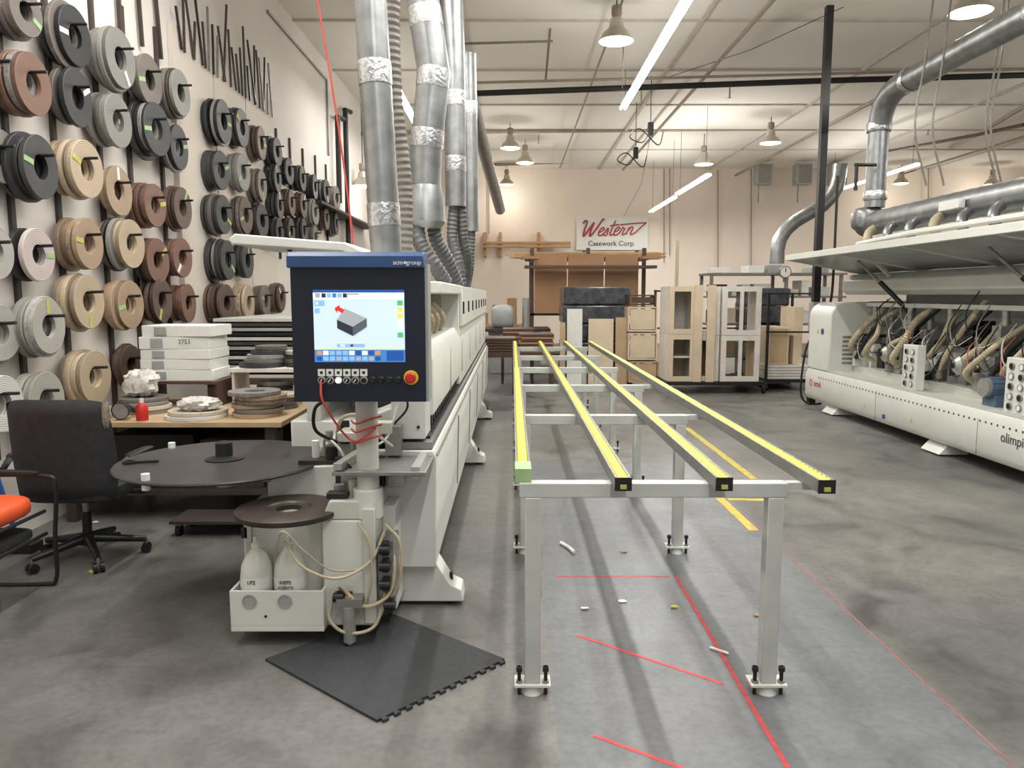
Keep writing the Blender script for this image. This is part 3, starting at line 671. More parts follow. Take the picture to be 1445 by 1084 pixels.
B().box((-3.3, 4.66, 0), (-3.08, 4.78, .06), BLACK).build('broom_head', e)
# ================= MAIN MACHINE
M = top('edge_banding_machine', (-.9, 7.8, 0), 'long white edge banding machine with control console', 'machine')
B().prism([(-.405, .86), (-.385, .82), (-.40, .24), (-.60, .24), (-.80, .62), (-.80, .80), (-.74, .86)], 'y', 3.78, 12, WHITE).build('lower_hull', M, bevel=.006)
B().box((-1.3, 4.35, .12), (-.802, 12, .92), WHITE).build('rear_base', M, bevel=.01)
B().box((-.62, 3.8, .865), (-.41, 12, .90), STEEL).build('conveyor_bed', M)
b = B()
for i in range(68): b.box((-.60, 3.9+i*.12, .90), (-.43, 3.9+i*.12+.112, .915), BLACK)
b.build('conveyor_chain', M, kind='stuff')
for y in (5.3, 6.8, 8.3, 9.8, 11.3): B().box((-.398, y, .3), (-.384, y+.008, .8), PIPEG, RY(.03)).build('panel_joint', M)
B().box((-.402, 3.8, .828), (-.382, 12, .836), PIPEG).build('trim_strip', M)
B().prism([(-.84, 3.42), (-.40, 3.42), (-.40, 3.9), (-.62, 3.9), (-.70, 3.78)], 'z', .815, .835, STEEL).build('infeed_table', M, bevel=.003)
B().box((-.47, 3.43, .80), (-.43, 3.9, .855), GREYM).build('guide_rail', M)
B().box((-.80, 3.42, .84), (-.76, 3.95, .875), ALU, RZ(-.12)).build('fence', M, bevel=.003)
B().box((-.62, 3.8, .915), (-.445, 4.05, 1.72), WHITE).build('end_column', M, bevel=.008)
for z in (.98, 1.25, 1.5): B().cyl((-.48, 3.79, z), (-.48, 3.8, z), .008, BLACK, seg=8).build('bolt', M)
B().prism([(-.56, 1.0), (-.43, 1.0), (-.425, 1.3), (-.47, 1.39), (-.56, 1.39)], 'y', 4.05, 12, WHITE).build('pressure_beam', M, bevel=.005)
for y in (5.2, 6.4, 7.6, 8.8, 10.0, 11.2): B().box((-.432, y, 1.01), (-.424, y+.008, 1.29), PIPEG).build('panel_joint', M)
b = B()
for i in range(60): b.cyl((-.50, 4.1+i*.13, .955), (-.455, 4.1+i*.13, .955), .038, BLACK, seg=10)
b.build('pressure_rollers', M, kind='stuff')
B().box((-.53, 4.08, .99), (-.45, 11.98, 1.0), STEEL).build('roller_carrier', M)
B().box((-1.2, 4.35, 1.66), (-.41, 6.15, 1.73), WHITE).build('roof_panel', M, bevel=.008)
B().box((-1.2, 4.35, .92), (-1.12, 6.15, 1.66), OFFW).box((-1.12, 6.1, .92), (-.57, 6.15, 1.66), OFFW).build('inner_panel', M)
for i in range(7):
    y = 4.4+i*.24; b = B(); b.box((-.95, y, 1.0), (-.60, y+.16, 1.35+.1*(i % 3)), random.choice([ALU, DSTEEL, BLACK])); b.cyl((-.8, y+.08, 1.25), (-.8, y+.08, 1.6), .04, random.choice([ALU, BLACK]), seg=12)
    b.build('trimming_unit', M, bevel=.005)
B().box((-1.2, 6.15, .92), (-.43, 12, 1.73), WHITE).build('cabin_body', M, bevel=.01)
for i in range(8):
    y = 6.17+i*.73
    d = B().box((-.428, y, 1.40), (-.405, y+.715, 1.725), WHITE).build('cabin_door', M, bevel=.004)
    B().box((-.405, y+.04, 1.5), (-.392, y+.06, 1.6), BLACK).build('handle', d)
for y in (4.4, 4.75, 5.1, 5.5):
    B().tube([(-.7, y, 1.66), (-.60, y-.1, 1.6), (-.52, y, 1.5), (-.55, y+.1, 1.4)], .035, TANH, 12, rib=.12, step=.016).build('suction_hose', M)
for y, s in ((3.85, 1), (7.2, .8), (9.9, .8)):
    B().prism([(-.66, .025), (-.26, .025), (-.27, .09), (-.33, .12), (-.42, .27), (-.62, .27)], 'y', y, y+.16, WHITE).build('machine_foot', M, bevel=.006)
    B().cyl((-.33, y+.08, 0), (-.33, y+.08, .03), .035, BLACK).cyl((-.33, y+.08, .03), (-.33, y+.08, .16), .01, BLACK, seg=8).build('leveling_screw', M)
for y in (4.6, 7.5, 10.5): B().box((-1.25, y, 0), (-1.15, y+.12, .12), BLACK).build('rear_foot', M)
B().prism([(-1.62, 1.97), (-1.58, 2.0), (-.95, 1.95), (-.75, 1.85), (-.75, 1.81), (-.97, 1.9), (-1.6, 1.94)], 'y', 4.35, 5.1, WHITE).build('hood_lid', M, bevel=.008)
B().cyl((-1.2, 4.6, 1.7), (-1.35, 4.6, 1.93), .012, BLACK).build('gas_strut', M)
B().box((-.9, 4.4, 1.73), (-.7, 5.0, 1.84), OFFW).build('duct_collar', M)
# front magazine: one wide base joined to the machine
B().box((-1.315, 3.56, .075), (-.90, 4.35, .585), WHITE).build('front_cabinet', M, bevel=.012)
B().box((-1.318, 3.545, .475), (-1.29, 3.56, .53), BLACK).build('warning_plate', M)
for x in (-1.30, -.93): B().box((x, 3.545, .28), (x+.03, 3.56, .56), OFFW).build('corner_strip', M)
tr = B()
tr.box((-1.325, 3.38, .10), (-.885, 3.392, .275), WHITE); tr.box((-1.325, 3.392, .10), (-1.313, 3.56, .275), WHITE); tr.box((-.897, 3.392, .10), (-.885, 3.56, .275), WHITE); tr.box((-1.325, 3.38, .075), (-.885, 3.56, .10), WHITE)
tr = tr.build('bottle_tray', M, bevel=.003)
for u in (352, 402):
    p = at_y(u, 849, 3.379); b = B(); b.lathe([(.034, 0), (.034, .004), (.028, .004), (.028, .001), (0, .001)], p, (0, -1, 0), GREYM, 24); b.build('tray_window', tr)
p = at_y(375, 870, 3.379); B().cyl(p, p+Vector((0, -.002, 0)), .007, BLACK, seg=10).build('bolt', tr)
for i, u in enumerate((362, 409)):
    x = at_y(u, 800, 3.475).x
    e = top('plastic_bottle', (x, 3.475, .10), 'white translucent chemical bottle with printed label in tray', 'bottle', 'bottles in tray')
    B().lathe([(0, 0), (.07, 0), (.075, .01), (.075, .22), (.07, .27), (.05, .315), (.03, .34), (.026, .35), (0, .35)], (x, 3.475, .10), (0, 0, 1), BOTTLE, 28).build('body', e)
    B().lathe([(0, .35), (.02, .35), (.02, .375), (.012, .38), (.01, .41), (0, .41)], (x, 3.475, .10), (0, 0, 1), PAPER, 16).build('cap', e)
    lb = B(); lb.lathe([(.0762, .165), (.0762, .225)], (x, 3.475, .10), (0, 0, 1), PAPER, 28); lb = lb.build('paper_label', e)
    text('RIEPE' if i else 'LPZ', .024, (x, 3.396, .10+.208), (1, 0, 0), (0, 0, 1), SB, lb)
    if i: text('AGENTE', .02, (x, 3.396, .10+.183), (1, 0, 0), (0, 0, 1), SB, lb)
B().lathe([(.06, .61), (.245, .61), (.25, .62), (.25, .635), (.235, .64), (.11, .64), (.1, .632), (.06, .632)], (-1.075, 3.52, 0), (0, 0, 1), DSTEEL, 56, close=True).build('coil_plate', M)
B().box((-1.315, 3.57, .585), (-.90, 4.2, .608), WHITE).build('plate_support', M)
B().box((-.90, 3.44, .075), (-.64, 4.35, .60), WHITE).build('pneumatic_cabinet', M, bevel=.012)
B().prism([(-.90, .60), (-.86, .69), (-.64, .69), (-.64, .60)], 'y', 3.44, 3.84, OFFW).build('cabinet_top_cover', M, bevel=.006)
B().box((-.64, 3.6, .09), (-.575, 3.95, .62), WHITE).build('side_fairing', M, bevel=.008)
B().prism([(-1.28, .60), (-1.28, .68), (-1.15, .76), (-.66, .78), (-.66, .6)], 'y', 3.84, 4.35, WHITE).build('feed_housing', M, bevel=.008)
B().prism([(-1.12, .66), (-1.02, .86), (-.64, .88), (-.64, .66)], 'y', 3.98, 4.35, OFFW).build('feed_cover', M, bevel=.008)
B().prism([(-.80, .88), (-.78, 1.0), (-.62, 1.06), (-.62, .88)], 'y', 4.0, 4.3, WHITE).build('feed_head', M, bevel=.008)
B().box((-.74, 3.82, .62), (-.60, 3.98, .86), WHITE).build('mounting_bracket', M, bevel=.006)
B().box((-1.12, 3.86, .765), (-.9, 3.97, .79), DSTEEL).build('feed_slide', M)
for (a, c, r, m) in (((-.95, 3.9, .78), (-.95, 3.9, .86), .03, BLACK), ((-.83, 3.88, .78), (-.83, 3.88, .94), .022, ALU), ((-.86, 3.72, .69), (-.86, 3.72, .84), .033, BLACK), ((-.79, 3.68, .69), (-.79, 3.68, .8), .03, BLACK), ((-.76, 3.8, .7), (-.76, 3.8, .9), .02, STEEL), ((-.84, 3.56, .69), (-.84, 3.56, .74), .025, ALU), ((-.77, 3.56, .69), (-.77, 3.56, .76), .022, OFFW), ((-.66, 3.74, .69), (-.66, 3.74, .84), .018, BLACK), ((-.9, 3.98, .86), (-.9, 3.98, .98), .028, BLACK), ((-.98, 3.97, .87), (-.98, 3.97, .93), .02, ALU)):
    B().cyl(a, c, r, m).build('feed_roller', M)
for (a, c, m) in (((-.9, 3.8, .9), (-.76, 3.97, .95), OFFW), ((-.84, 3.6, .69), (-.74, 3.66, .79), ALU), ((-.78, 3.86, .86), (-.68, 3.96, .96), BLACK), ((-.64, 3.72, .845), (-.56, 3.8, 1.0), STEEL), ((-.72, 3.7, .96), (-.6, 3.78, 1.02), OFFW), ((-.62, 3.66, .70), (-.54, 3.76, .80), ALU), ((-.88, 3.47, .69), (-.78, 3.53, .72), BLACK)):
    B().box(a, c, m).build('feed_block', M, bevel=.005)
for pts, r, m in (([(-.95, 4.0, .84), (-.9, 3.9, 1.0), (-.8, 3.9, 1.02), (-.74, 3.95, .9)], .01, TANH), ([(-.6, 3.7, .9), (-.66, 3.6, .98), (-.72, 3.7, 1.0), (-.74, 3.9, .86)], .008, OFFW), ([(-.9, 3.8, .9), (-.98, 3.7, .98), (-.96, 3.62, 1.1), (-.9, 3.6, 1.15)], .009, BLACK), ([(-.6, 3.75, 1.0), (-.52, 3.7, 1.1), (-.56, 3.75, 1.2)], .006, BLACK), ([(-.8, 3.72, .8), (-.7, 3.62, .9), (-.62, 3.7, .95), (-.58, 3.78, 1.1)], .006, OFFW),
    ([(-.86, 3.6, .74), (-.8, 3.5, .86), (-.74, 3.52, .8), (-.7, 3.6, .74)], .006, BLACK), ([(-1.0, 3.95, .8), (-.96, 3.8, .92), (-.88, 3.75, .88), (-.84, 3.74, .8)], .007, OFFW)):
    B().tube(pts, r, m, 8).build('air_hose', M)
B().cyl((-.685, 3.5, .69), (-.685, 3.5, 1.26), .052, OFFW, seg=28).build('console_post', M)
B().cyl((-.685, 3.5, .60), (-.685, 3.5, .74), .07, WHITE).build('post_clamp', M, bevel=.004)
B().box((-.70, 3.41, .10), (-.64, 3.45, .66), OFFW).build('post_bracket', M, bevel=.004)
for pts, r in (([(-.62, 3.52, .5), (-.56, 3.44, .4), (-.58, 3.4, .25), (-.70, 3.38, .2), (-.80, 3.38, .3)], .009), ([(-1.05, 3.36, .52), (-.95, 3.30, .42), (-.8, 3.32, .36), (-.66, 3.38, .42), (-.6, 3.45, .55)], .007), ([(-1.1, 3.36, .42), (-1.03, 3.26, .6), (-.95, 3.3, .5), (-.85, 3.38, .38), (-.7, 3.4, .37)], .005),
    ([(-.82, 3.4, .28), (-.86, 3.38, .15), (-.78, 3.36, .08), (-.65, 3.38, .1), (-.6, 3.42, .25)], .008), ([(-.6, 3.44, .58), (-.53, 3.42, .5), (-.53, 3.42, .32), (-.6, 3.42, .18)], .007), ([(-.72, 3.40, .6), (-.66, 3.38, .5), (-.66, 3.38, .3), (-.72, 3.40, .15)], .006)):
    B().tube(pts, r, TANH, 8).build('air_hose', M)
for (x, z) in ((-.62, .47), (-.62, .3), (-.84, .24), (-.60, .2), (-.62, .39), (-.80, .22)): B().cyl((x, 3.39, z), (x+.05, 3.39, z), .022, BLACK, seg=12).box((x+.01, 3.39, z-.03), (x+.04, 3.44, z+.03), BLACK).build('valve', M)
B().box((-.635, 3.43, .2), (-.56, 3.6, .5), STEEL).build('valve_manifold', M)
B().cyl((-.765, 3.38, .03), (-.765, 3.38, .2), .03, ALU, seg=16).cyl((-.765, 3.38, .2), (-.765, 3.38, .25), .018, BRN, seg=12).box((-.82, 3.36, .2), (-.7, 3.44, .24), STEEL).cyl((-.765, 3.38, .0), (-.765, 3.38, .03), .012, ALU, seg=10).build('air_filter', M)
tt = B().lathe([(.0, .742), (.50, .742), (.52, .748), (.545, .752), (.55, .76), (.545, .768), (.0, .768)], (-1.56, 4.0, 0), (0, 0, 1), mat('dark_turntable_surface', (62, 59, 59), .4, .2, .2, 4), 64).build('turntable_disc', M)
B().lathe([(0, .768), (.1, .768), (.1, .775), (.06, .785), (.045, .79), (.045, .86), (.03, .865), (0, .865)], (-1.56, 4.0, 0), (0, 0, 1), BLACK, 24).build('hub', tt)
B().box((-1.62, 3.93, .66), (-1.2, 4.07, .72), GREYM).cyl((-1.56, 4, .62), (-1.56, 4, .742), .05, GREYM).box((-1.3, 3.93, .45), (-1.22, 4.4, .72), OFFW).build('turntable_arm', M, bevel=.004)
for x, y, z0, z1 in ((-1.98, 4.3, .768, .80), (-1.76, 3.53, .72, .80), (-1.05, 3.95, .768, .88)): B().cyl((x, y, z0), (x, y, z1), .02, PAPER).build('guide_roller', tt)
b = B(); b.box((-2.0, 3.9, .77), (-1.88, 3.925, .78), BLACK, RZ(.3)); b.lathe([(.02, -.006), (.035, -.006), (.035, .006), (.02, .006)], (-2.02, 3.89, .776), (0, 0, 1), BLACK, 16, close=True); b.build('utility_cutter', label='small black cutting tool lying on the turntable', cat='tool')
# -------- console
CY = 3.30
def kx(u): return -.964+(u-412)/188*.584
def kz(v): return 1.839-(v-355)/212*.657
con = B(); con.box((kx(412), CY, kz(567)), (kx(600), CY+.11, kz(372)), BLUE); con.box((kx(412), CY-.003, kz(567)), (kx(600), CY, kz(378)), GLASS)
con = con.build('control_console', M)
B().prism([(CY-.05, kz(378)), (CY-.05, kz(362)), (CY-.03, kz(356)), (CY+.11, kz(355)), (CY+.11, kz(372)), (CY-.003, kz(378))], 'x', kx(412)-.002, kx(600)+.002, BLUE).build('console_hood', con, bevel=.005)
B().box((kx(600), CY+.005, kz(567)), (kx(604), CY+.12, kz(372)), GREYM).box((kx(470), CY+.11, kz(560)), (kx(560), CY+.2, kz(500)), GREYM).build('console_back', con)
text('scm', .027, (kx(565.5), CY-.052, kz(371)), (1, 0, 0), (0, 0, 1), PAPER, con, off=.0002)
text('group', .027, (kx(587), CY-.052, kz(371)), (1, 0, 0), (0, 0, 1), PAPER, con)
B().cyl((kx(575), CY-.053, kz(371)), (kx(575), CY-.05, kz(371)), .006, PAPER, seg=12).build('logo', con)
E = lambda n, c, s=1.0: mat('screen_'+n, c, .3, 0, .03, 3, 0, s)
S1 = E('pale', (178, 196, 214)); S2 = E('blue', (60, 110, 170)); S3 = E('lblue', (120, 160, 200)); S4 = E('red', (204, 40, 34)); S5 = E('dark', (44, 48, 56), .5); S6 = E('grey', (150, 154, 158), .8); S7 = E('green', (80, 160, 100)); S8 = E('white', (214, 222, 230)); S9 = E('yellow', (210, 190, 80)); S0 = E('deep', (26, 70, 140)); SG = E('gold', (170, 130, 90)); SM = E('mid', (84, 88, 94), .6)
b = B(); lay = [0]
def q(u0, v0, u1, v1, m):
    lay[0] += 1; y = CY-.004-.00006*lay[0]
    b.add([(kx(u0), y, kz(v1)), (kx(u1), y, kz(v1)), (kx(u1), y, kz(v0)), (kx(u0), y, kz(v0))], [(0, 1, 2, 3)], m)
def poly(pts, m):
    lay[0] += 1; y = CY-.004-.00006*lay[0]
    b.add([(kx(u), y, kz(v)) for u, v in pts], [tuple(range(len(pts)))], m)
q(443, 408, 571, 510, S1); q(443, 408, 571, 412, S0); q(443, 412, 571, 421, S8)
for i in range(5): q(455+i*7.5, 413, 461+i*7.5, 419, random.choice([S2, S5, S3]))
q(446, 413, 453, 419, S6); q(445, 423, 459, 431, S3); q(445, 434, 452, 441, S3); q(447, 425, 450, 429, S8)
for i, m in enumerate((S7, S9, S9, S8, S8, S7)): q(561, 423+i*9, 569, 430+i*9, m)
q(475, 484, 514, 489, S3); q(480, 485, 486, 488, S8); q(494, 485, 498, 488, S5)
q(443, 491, 571, 510, S2); q(443, 491, 571, 492.5, S9)
for i in range(10): q(446+i*9.2, 494, 453.5+i*9.2, 500, random.choice([S3, S0, SG, S8])); q(446+i*9.2, 502, 453.5+i*9.2, 508, random.choice([S3, S0, S6]))
q(545, 494, 569, 508, S0)
poly([(476, 450), (487, 434), (518, 448), (498, 460)], S6); poly([(476, 450), (498, 460), (498, 473), (476, 462)], S5); poly([(498, 460), (518, 448), (518, 460), (498, 473)], SM)
poly([(473, 434), (480, 429), (480, 432), (487, 436), (484, 441), (477, 437), (476, 441)], S4)
q(490, 413, 508, 415, S6)
b.build('screen', con)
for i in range(6):
    B().box((kx(447+i*12), CY-.008, kz(530)), (kx(457+i*12), CY-.003, kz(520)), PAPER).box((kx(450+i*12), CY-.0085, kz(527)), (kx(454+i*12), CY-.008, kz(523)), BLACK).build('label_key', con)
for i in range(10):
    u = 452+i*12; lit = (i == 2)
    c = (kx(u), CY-.003, kz(536)); b = B()
    b.lathe([(.017, 0), (.017, .006), (.013, .008)], c, (0, -1, 0), GREYM if i < 6 else BLACK, 16)
    b.lathe([(.013, .007), (.011, .018), (0, .018)], c, (0, -1, 0), LITB if lit else BLACK, 16)
    if i < 5 and not lit: b.box((c[0]-.002, CY-.023, c[2]-.009), (c[0]+.002, CY-.02, c[2]+.009), PAPER, RY(.6))
    b.build('rotary_button', con)
c = (kx(579), CY-.003, kz(532))
B().lathe([(.032, 0), (.032, .005), (.018, .006), (0, .006)], c, (0, -1, 0), mat('safety_yellow', (226, 190, 40), .4), 28).build('emergency_stop', con)
B().lathe([(.014, .006), (.014, .016), (.024, .02), (.024, .03), (.018, .036), (0, .037)], c, (0, -1, 0), RED, 24).build('stop_knob', con)
B().tube([(kx(452), CY-.02, kz(536)), (kx(454), CY-.04, kz(560)), (kx(462), CY, kz(585)), (-.78, 3.42, 1.02), (-.72, 3.42, .98), (-.63, 3.44, 1.04)], .005, REDC, 8).build('red_cable', M)
for zc in (.98, 1.03, 1.07): B().tube([(-.75, 3.46, zc), (-.72, 3.43, zc-.01), (-.66, 3.43, zc+.01), (-.61, 3.47, zc+.02)], .005, REDC, 8).build('red_cable', M)
# -------- ducts above machine
def duct(pts, r, label, bands=(), m=GALV, rib=0., step=.12, name='exhaust_duct'):
    e = top(name, Vector(pts[-1]), label, 'duct')
    B().tube(pts, r, m, 20, straight=True, step=step, rib=rib).build('pipe', e)
    for bz_ in bands:
        for i in range(len(pts)-1):
            a, c = Vector(pts[i]), Vector(pts[i+1])
            if min(a.z, c.z) <= bz_ <= max(a.z, c.z):
                t = (bz_-a.z)/(c.z-a.z); p = a.lerp(c, t); d = (c-a).normalized()
                B().lathe([(r*1.02, -.07), (r*1.04, -.05), (r*1.03, 0), (r*1.04, .05), (r*1.02, .07)], p, d, FOIL, 20).build('foil_joint', e); break
    return e
duct([(-.96, 4.8, 5.8), (-.86, 4.8, 3.43), (-.79, 4.8, 1.845)], .1, 'straight galvanised spiral duct rising from the machine', (3.0, 2.15, 4.2), rib=.025, step=.06)
b = B(); b.tube([(-.72, 5.3, 4.2), (-.80, 5.25, 3.6), (-.80, 5.25, 3.0), (-.75, 5.3, 2.4), (-.76, 5.3, 1.735)], .065, FLEX, 14, rib=.13, step=.022); b.build('flexible_duct', label='ribbed grey flexible duct beside the metal duct', cat='duct')
duct([(-.80, 6, 5.8), (-.68, 6, 3.9), (-.60, 6, 3.35), (-.67, 6, 2.75), (-.68, 6, 2.5)], .125, 'thick galvanised duct with foil taped elbow joints', (3.75, 3.3, 2.85, 4.6))
b = B(); b.lathe([(.125, 0), (.15, -.1), (.16, -.28), (.12, -.33), (0, -.33)], (-.68, 6, 2.5), (0, 0, 1), GALV, 16); b.build('duct_branch_collar', label='sheet metal branch collar on the thick duct', cat='duct')
for pth in ([(-.74, 5.95, 2.2), (-.71, 5.9, 2.05), (-.6, 5.9, 1.88), (-.52, 6.0, 1.74)], [(-.62, 6.05, 2.2), (-.60, 6.1, 2.08), (-.52, 6.2, 1.92), (-.46, 6.3, 1.74)]):
    B().tube(pth, .06, FLEXD, 14, rib=.14, step=.018).build('flexible_hose', label='ribbed dark flexible suction hose into machine top', cat='hose', group='suction hoses')
duct([(-.60, 7.4, 5.8), (-.54, 7.4, 3.8), (-.545, 7.4, 2.5)], .1, 'galvanised duct rising from the machine', (3.5, 2.9))
for pth in ([(-.56, 7.4, 2.5), (-.58, 7.4, 2.2), (-.52, 7.4, 1.95), (-.5, 7.4, 1.74)], [(-.5, 7.45, 2.5), (-.48, 7.5, 2.2), (-.45, 7.6, 2.0), (-.5, 7.9, 1.74)]):
    B().tube(pth, .055, FLEXD, 12, rib=.14, step=.02).build('flexible_hose', label='ribbed dark flexible suction hose into machine top', cat='hose', group='suction hoses')
duct([(-.86, 7.8, 5.2), (-.28, 18, 3.65)], .12, 'long narrow galvanised duct sloping away overhead', rib=.03, step=.15)
duct([(-.5, 9.0, 4.4), (-.48, 9.0, 2.4)], .09, 'galvanised duct rising from the machine', (3.8,))
B().tube([(-.48, 9, 2.4), (-.5, 9, 2.0), (-.55, 9.1, 1.74)], .055, FLEXD, 12, rib=.14, step=.02).build('flexible_hose', label='ribbed dark flexible suction hose into machine top', cat='hose', group='suction hoses')
# ================= ROLLER SUPPORT TABLE
T = top('roller_support_table', (.58, 7.2, 0), 'long light grey steel frame carrying yellow roller rails', 'table')
LX, RX_ = .085, 1.065
ysl = (2.98, 4.7, 6.3, 7.85, 9.4, 11.0)
for i, y in enumerate(ysl):
    B().box((LX-.055, y-.03, .84), (RX_+.045, y+.03, .90), LEGM).build('crossbar', T, bevel=.004)
    for x in (LX, RX_):
        B().box((x-.032, y-.032, .05), (x+.032, y+.032, .84), LEGM).build('leg', T, bevel=.004)
        B().box((x-.075, y-.045, .038), (x+.075, y+.045, .05), WHITE).build('foot_plate', T, bevel=.002)
        for dx in (-.055, .055):
            b = B()
            b.cyl((x+dx, y-.02, 0.0), (x+dx, y-.02, .12), .008, BLACK, seg=10); b.cyl((x+dx, y-.02, .10), (x+dx, y-.02, .12), .014, BLACK, seg=6); b.cyl((x+dx, y-.02, .05), (x+dx, y-.02, .06), .016, STEEL, seg=6)
            b.build('anchor_bolt', T)
        B().cyl((x, y, 0), (x, y, .038), .045, WHITE, r2=.03, seg=16).build('leveling_foot', T)
rb = B().lathe([(0, -.021), (.012, -.021), (.0165, -.012), (.012, -.005), (.0165, 0), (.012, .005), (.0165, .012), (.012, .021), (0, .021)], (0, 0, 0), (1, 0, 0), YEL, 12)
roller_me = bpy.data.meshes.new('roller'); roller_me.from_pydata(rb.v, [], rb.f); roller_me.materials.append(YEL); roller_me.polygons.foreach_set('use_smooth', [True]*len(rb.f))
for xi, (x, ys_) in enumerate(((.045, 3.12), (.43, 2.84), (.82, 2.84), (1.20, 2.80))):
    b = B()
    b.prism([(x-.031, .901), (x+.031, .901), (x+.031, .951), (x+.0225, .951), (x+.0225, .907), (x-.0225, .907), (x-.0225, .951), (x-.031, .951)], 'y', ys_, 11.6, CHAN)
    b.box((x-.0225, ys_, .907), (x+.0225, 11.6, .909), BLACK)
    rail = b.build('roller_rail', T)
    b = B(); b.box((x-.033, ys_-.006, .899), (x+.033, ys_, .952), BLACK); b.box((x-.012, ys_-.012, .908), (x+.012, ys_-.006, .924), YGT); b.build('end_cap', rail)
    n = int((11.58-ys_)/.042)
    far = B()
    for k_ in range(n):
        yy = ys_+.022+k_*.042
        if k_ < 100:
            o = bpy.data.objects.new('roller', roller_me); COL.objects.link(o); o.location = (x, yy, .9395); tag(o, rail, None, None, None, None)
        else:
            far.lathe([(0, -.02), (.0165, -.014), (.0165, .014), (0, .02)], (x, yy, .9395), (1, 0, 0), YEL, 8)
    far.build('distant_rollers', rail, kind='stuff')
B().box((.012, 2.96, .9), (.078, 3.10, .957), GTAPE).build('tape_wrap', T, label='green masking tape around rail end')
for y in ysl[:3]: B().box((RX_+.045, y-.02, .87), (1.235, y+.02, .90), LEGM).build('bracket', T)
# ================= FLOOR MARKINGS, MAT, DEBRIS
def tape(p, q_, w, m, lab, cat='floor marking', grp=None):
    p = Vector((p[0], p[1], 0)); q_ = Vector((q_[0], q_[1], 0)); d = (q_-p).normalized(); n = Vector((-d.y, d.x, 0))*w/2
    b = B(); b.prism([((p-n).x, (p-n).y), ((q_-n).x, (q_-n).y), ((q_+n).x, (q_+n).y), ((p+n).x, (p+n).y)], 'z', .0, .0015, m)
    b.build('floor_tape', label=lab, cat=cat, group=grp)
for p_, q_ in (((.26, 4.28), (.93, 4.28)), ((.97, 1.6), (.97, 4.28)), ((.32, 3.50), (.90, 3.04)), ((.31, 2.66), (.75, 2.36))):
    tape(p_, q_, .018, RTAPE, 'worn red tape line on the concrete floor', grp='red floor lines')
tape((1.775, 1.5), (1.755, 5.6), .008, RFADE, 'thin faded red line along painted floor edge', grp='red floor lines')
for p_, q_ in (((2.19, 6.65), (2.19, 9.3)), ((1.76, 5.97), (2.08, 5.95)), ((1.71, 5.15), (1.70, 6.1))):
    tape(p_, q_, .07, YTAPE, 'worn yellow painted line on the concrete floor', grp='yellow floor lines')
A = Vector((-1.12, 3.24)); Bc = Vector((-.525, 2.745)); Cc = Vector((-.034, 3.24)); D = Vector((-.63, 3.735))
def jig(a, c, n=12, s=1):
    d = (c-a)/n; nn = Vector((d.y, -d.x))*.35*s; out = []
    for i in range(n):
        p = a+d*i
        out += [p, p+d*.35, p+d*.25+nn, p+d*.75+nn, p+d*.65]
    return out
poly_ = [A]+jig(Bc, Cc)+[Cc, D]
B().prism([(p.x, p.y) for p in poly_], 'z', .0, .013, RUBBER).build('rubber_floor_mat', label='black interlocking rubber floor mat with jigsaw edge', cat='mat')
B().cyl((.93, 3.36, .007), (1.0, 3.30, .007), .007, PAPER, seg=8).build('marker_pen', label='white marker pen dropped on the floor', cat='pen')
B().tube([(.325, 4.85, .012), (.37, 4.76, .012), (.40, 4.66, .012)], .012, PAPER, 8).build('plastic_scrap', label='curved white plastic scrap on the floor', cat='scrap')
for (u, v, m) in ((878, 850, PAPER), (952, 858, YGT), (825, 860, PAPER), (130, 808, YGT), (135, 738, PAPER), (1070, 870, CARD), (880, 780, CARD)):
    d = ray(u, v); p = Vector((0, 0, H))+d*(-H/d.z)
    B().sup((p.x, p.y, .006), (.022, .014, .006), m, .7, jit=.2, nu=10, nv=6).build('floor_scrap', label='tiny scrap of paper or tape on the floor', cat='scrap', group='floor scraps')
# ================= RIGHT MACHINE
X0 = 4.4; YN = 3.6; YF = 11.2
Q = top('edge_banding_machine', (5, 7.4, 0), 'large white edge banding machine with raised canopy and exposed internals', 'machine')
B().prism([(X0+.04, .13), (X0, .2), (X0, .50), (X0+.03, .58), (5.7, .58), (5.7, .13)], 'y', YN, YF, WHITE).build('base_skirt', Q, bevel=.01)
sl = B().box((X0-.002, 0, .47), (X0+.002, .022, .49), DBRN); slot = None
for i in range(75):
    y = YF-.5-i*.085
    if slot is None:
        sl.v = [Vector((p.x, p.y+y, p.z)) for p in sl.v]; slot = sl.build('vent_slot', Q); base_y = slot.location.y
    else:
        o = slot.copy(); COL.objects.link(o); o.location.y = base_y-i*.085
for y in (9.0, 7.0, 5.2): B().box((X0-.001, y, .15), (X0+.003, y+.008, .5), PIPEG).build('panel_joint', Q)
for y in (YF-1.0, YF-3.6, YF-6): B().prism([(X0+.0, .02), (X0+.3, .02), (X0+.3, .13), (X0+.1, .13)], 'y', y, y+.35, WHITE).cyl((X0+.08, y+.1, 0), (X0+.08, y+.1, .05), .04, BLACK).build('machine_foot', Q)
lx = (0, -1, 0); lz = (0, 0, 1)
SR2 = mat('logo_red', (180, 50, 58), .4)
text('scmi', .13, (X0-.003, 10.75, .38), lx, lz, SR2, Q, off=.001)
B().lathe([(.035, 0), (.05, 0), (.05, .003), (.035, .003)], (X0, 10.98, .38), (-1, 0, 0), SR2, 20, close=True).build('logo', Q)
text('olimpic', .125, (X0-.003, 6.66, .385), lx, lz, mat('lettering_grey', (84, 86, 90), .4), Q, off=.001, align='LEFT')
for y in (9.3, 8.2): B().add([(X0-.003, y, .26), (X0-.003, y-.06, .26), (X0-.003, y-.03, .31)], [(0, 1, 2)], YGT).build('warning_label', Q)
B().box((X0-.003, 8.75, .2), (X0, 8.82, .25), BLUE).build('warning_label', Q)
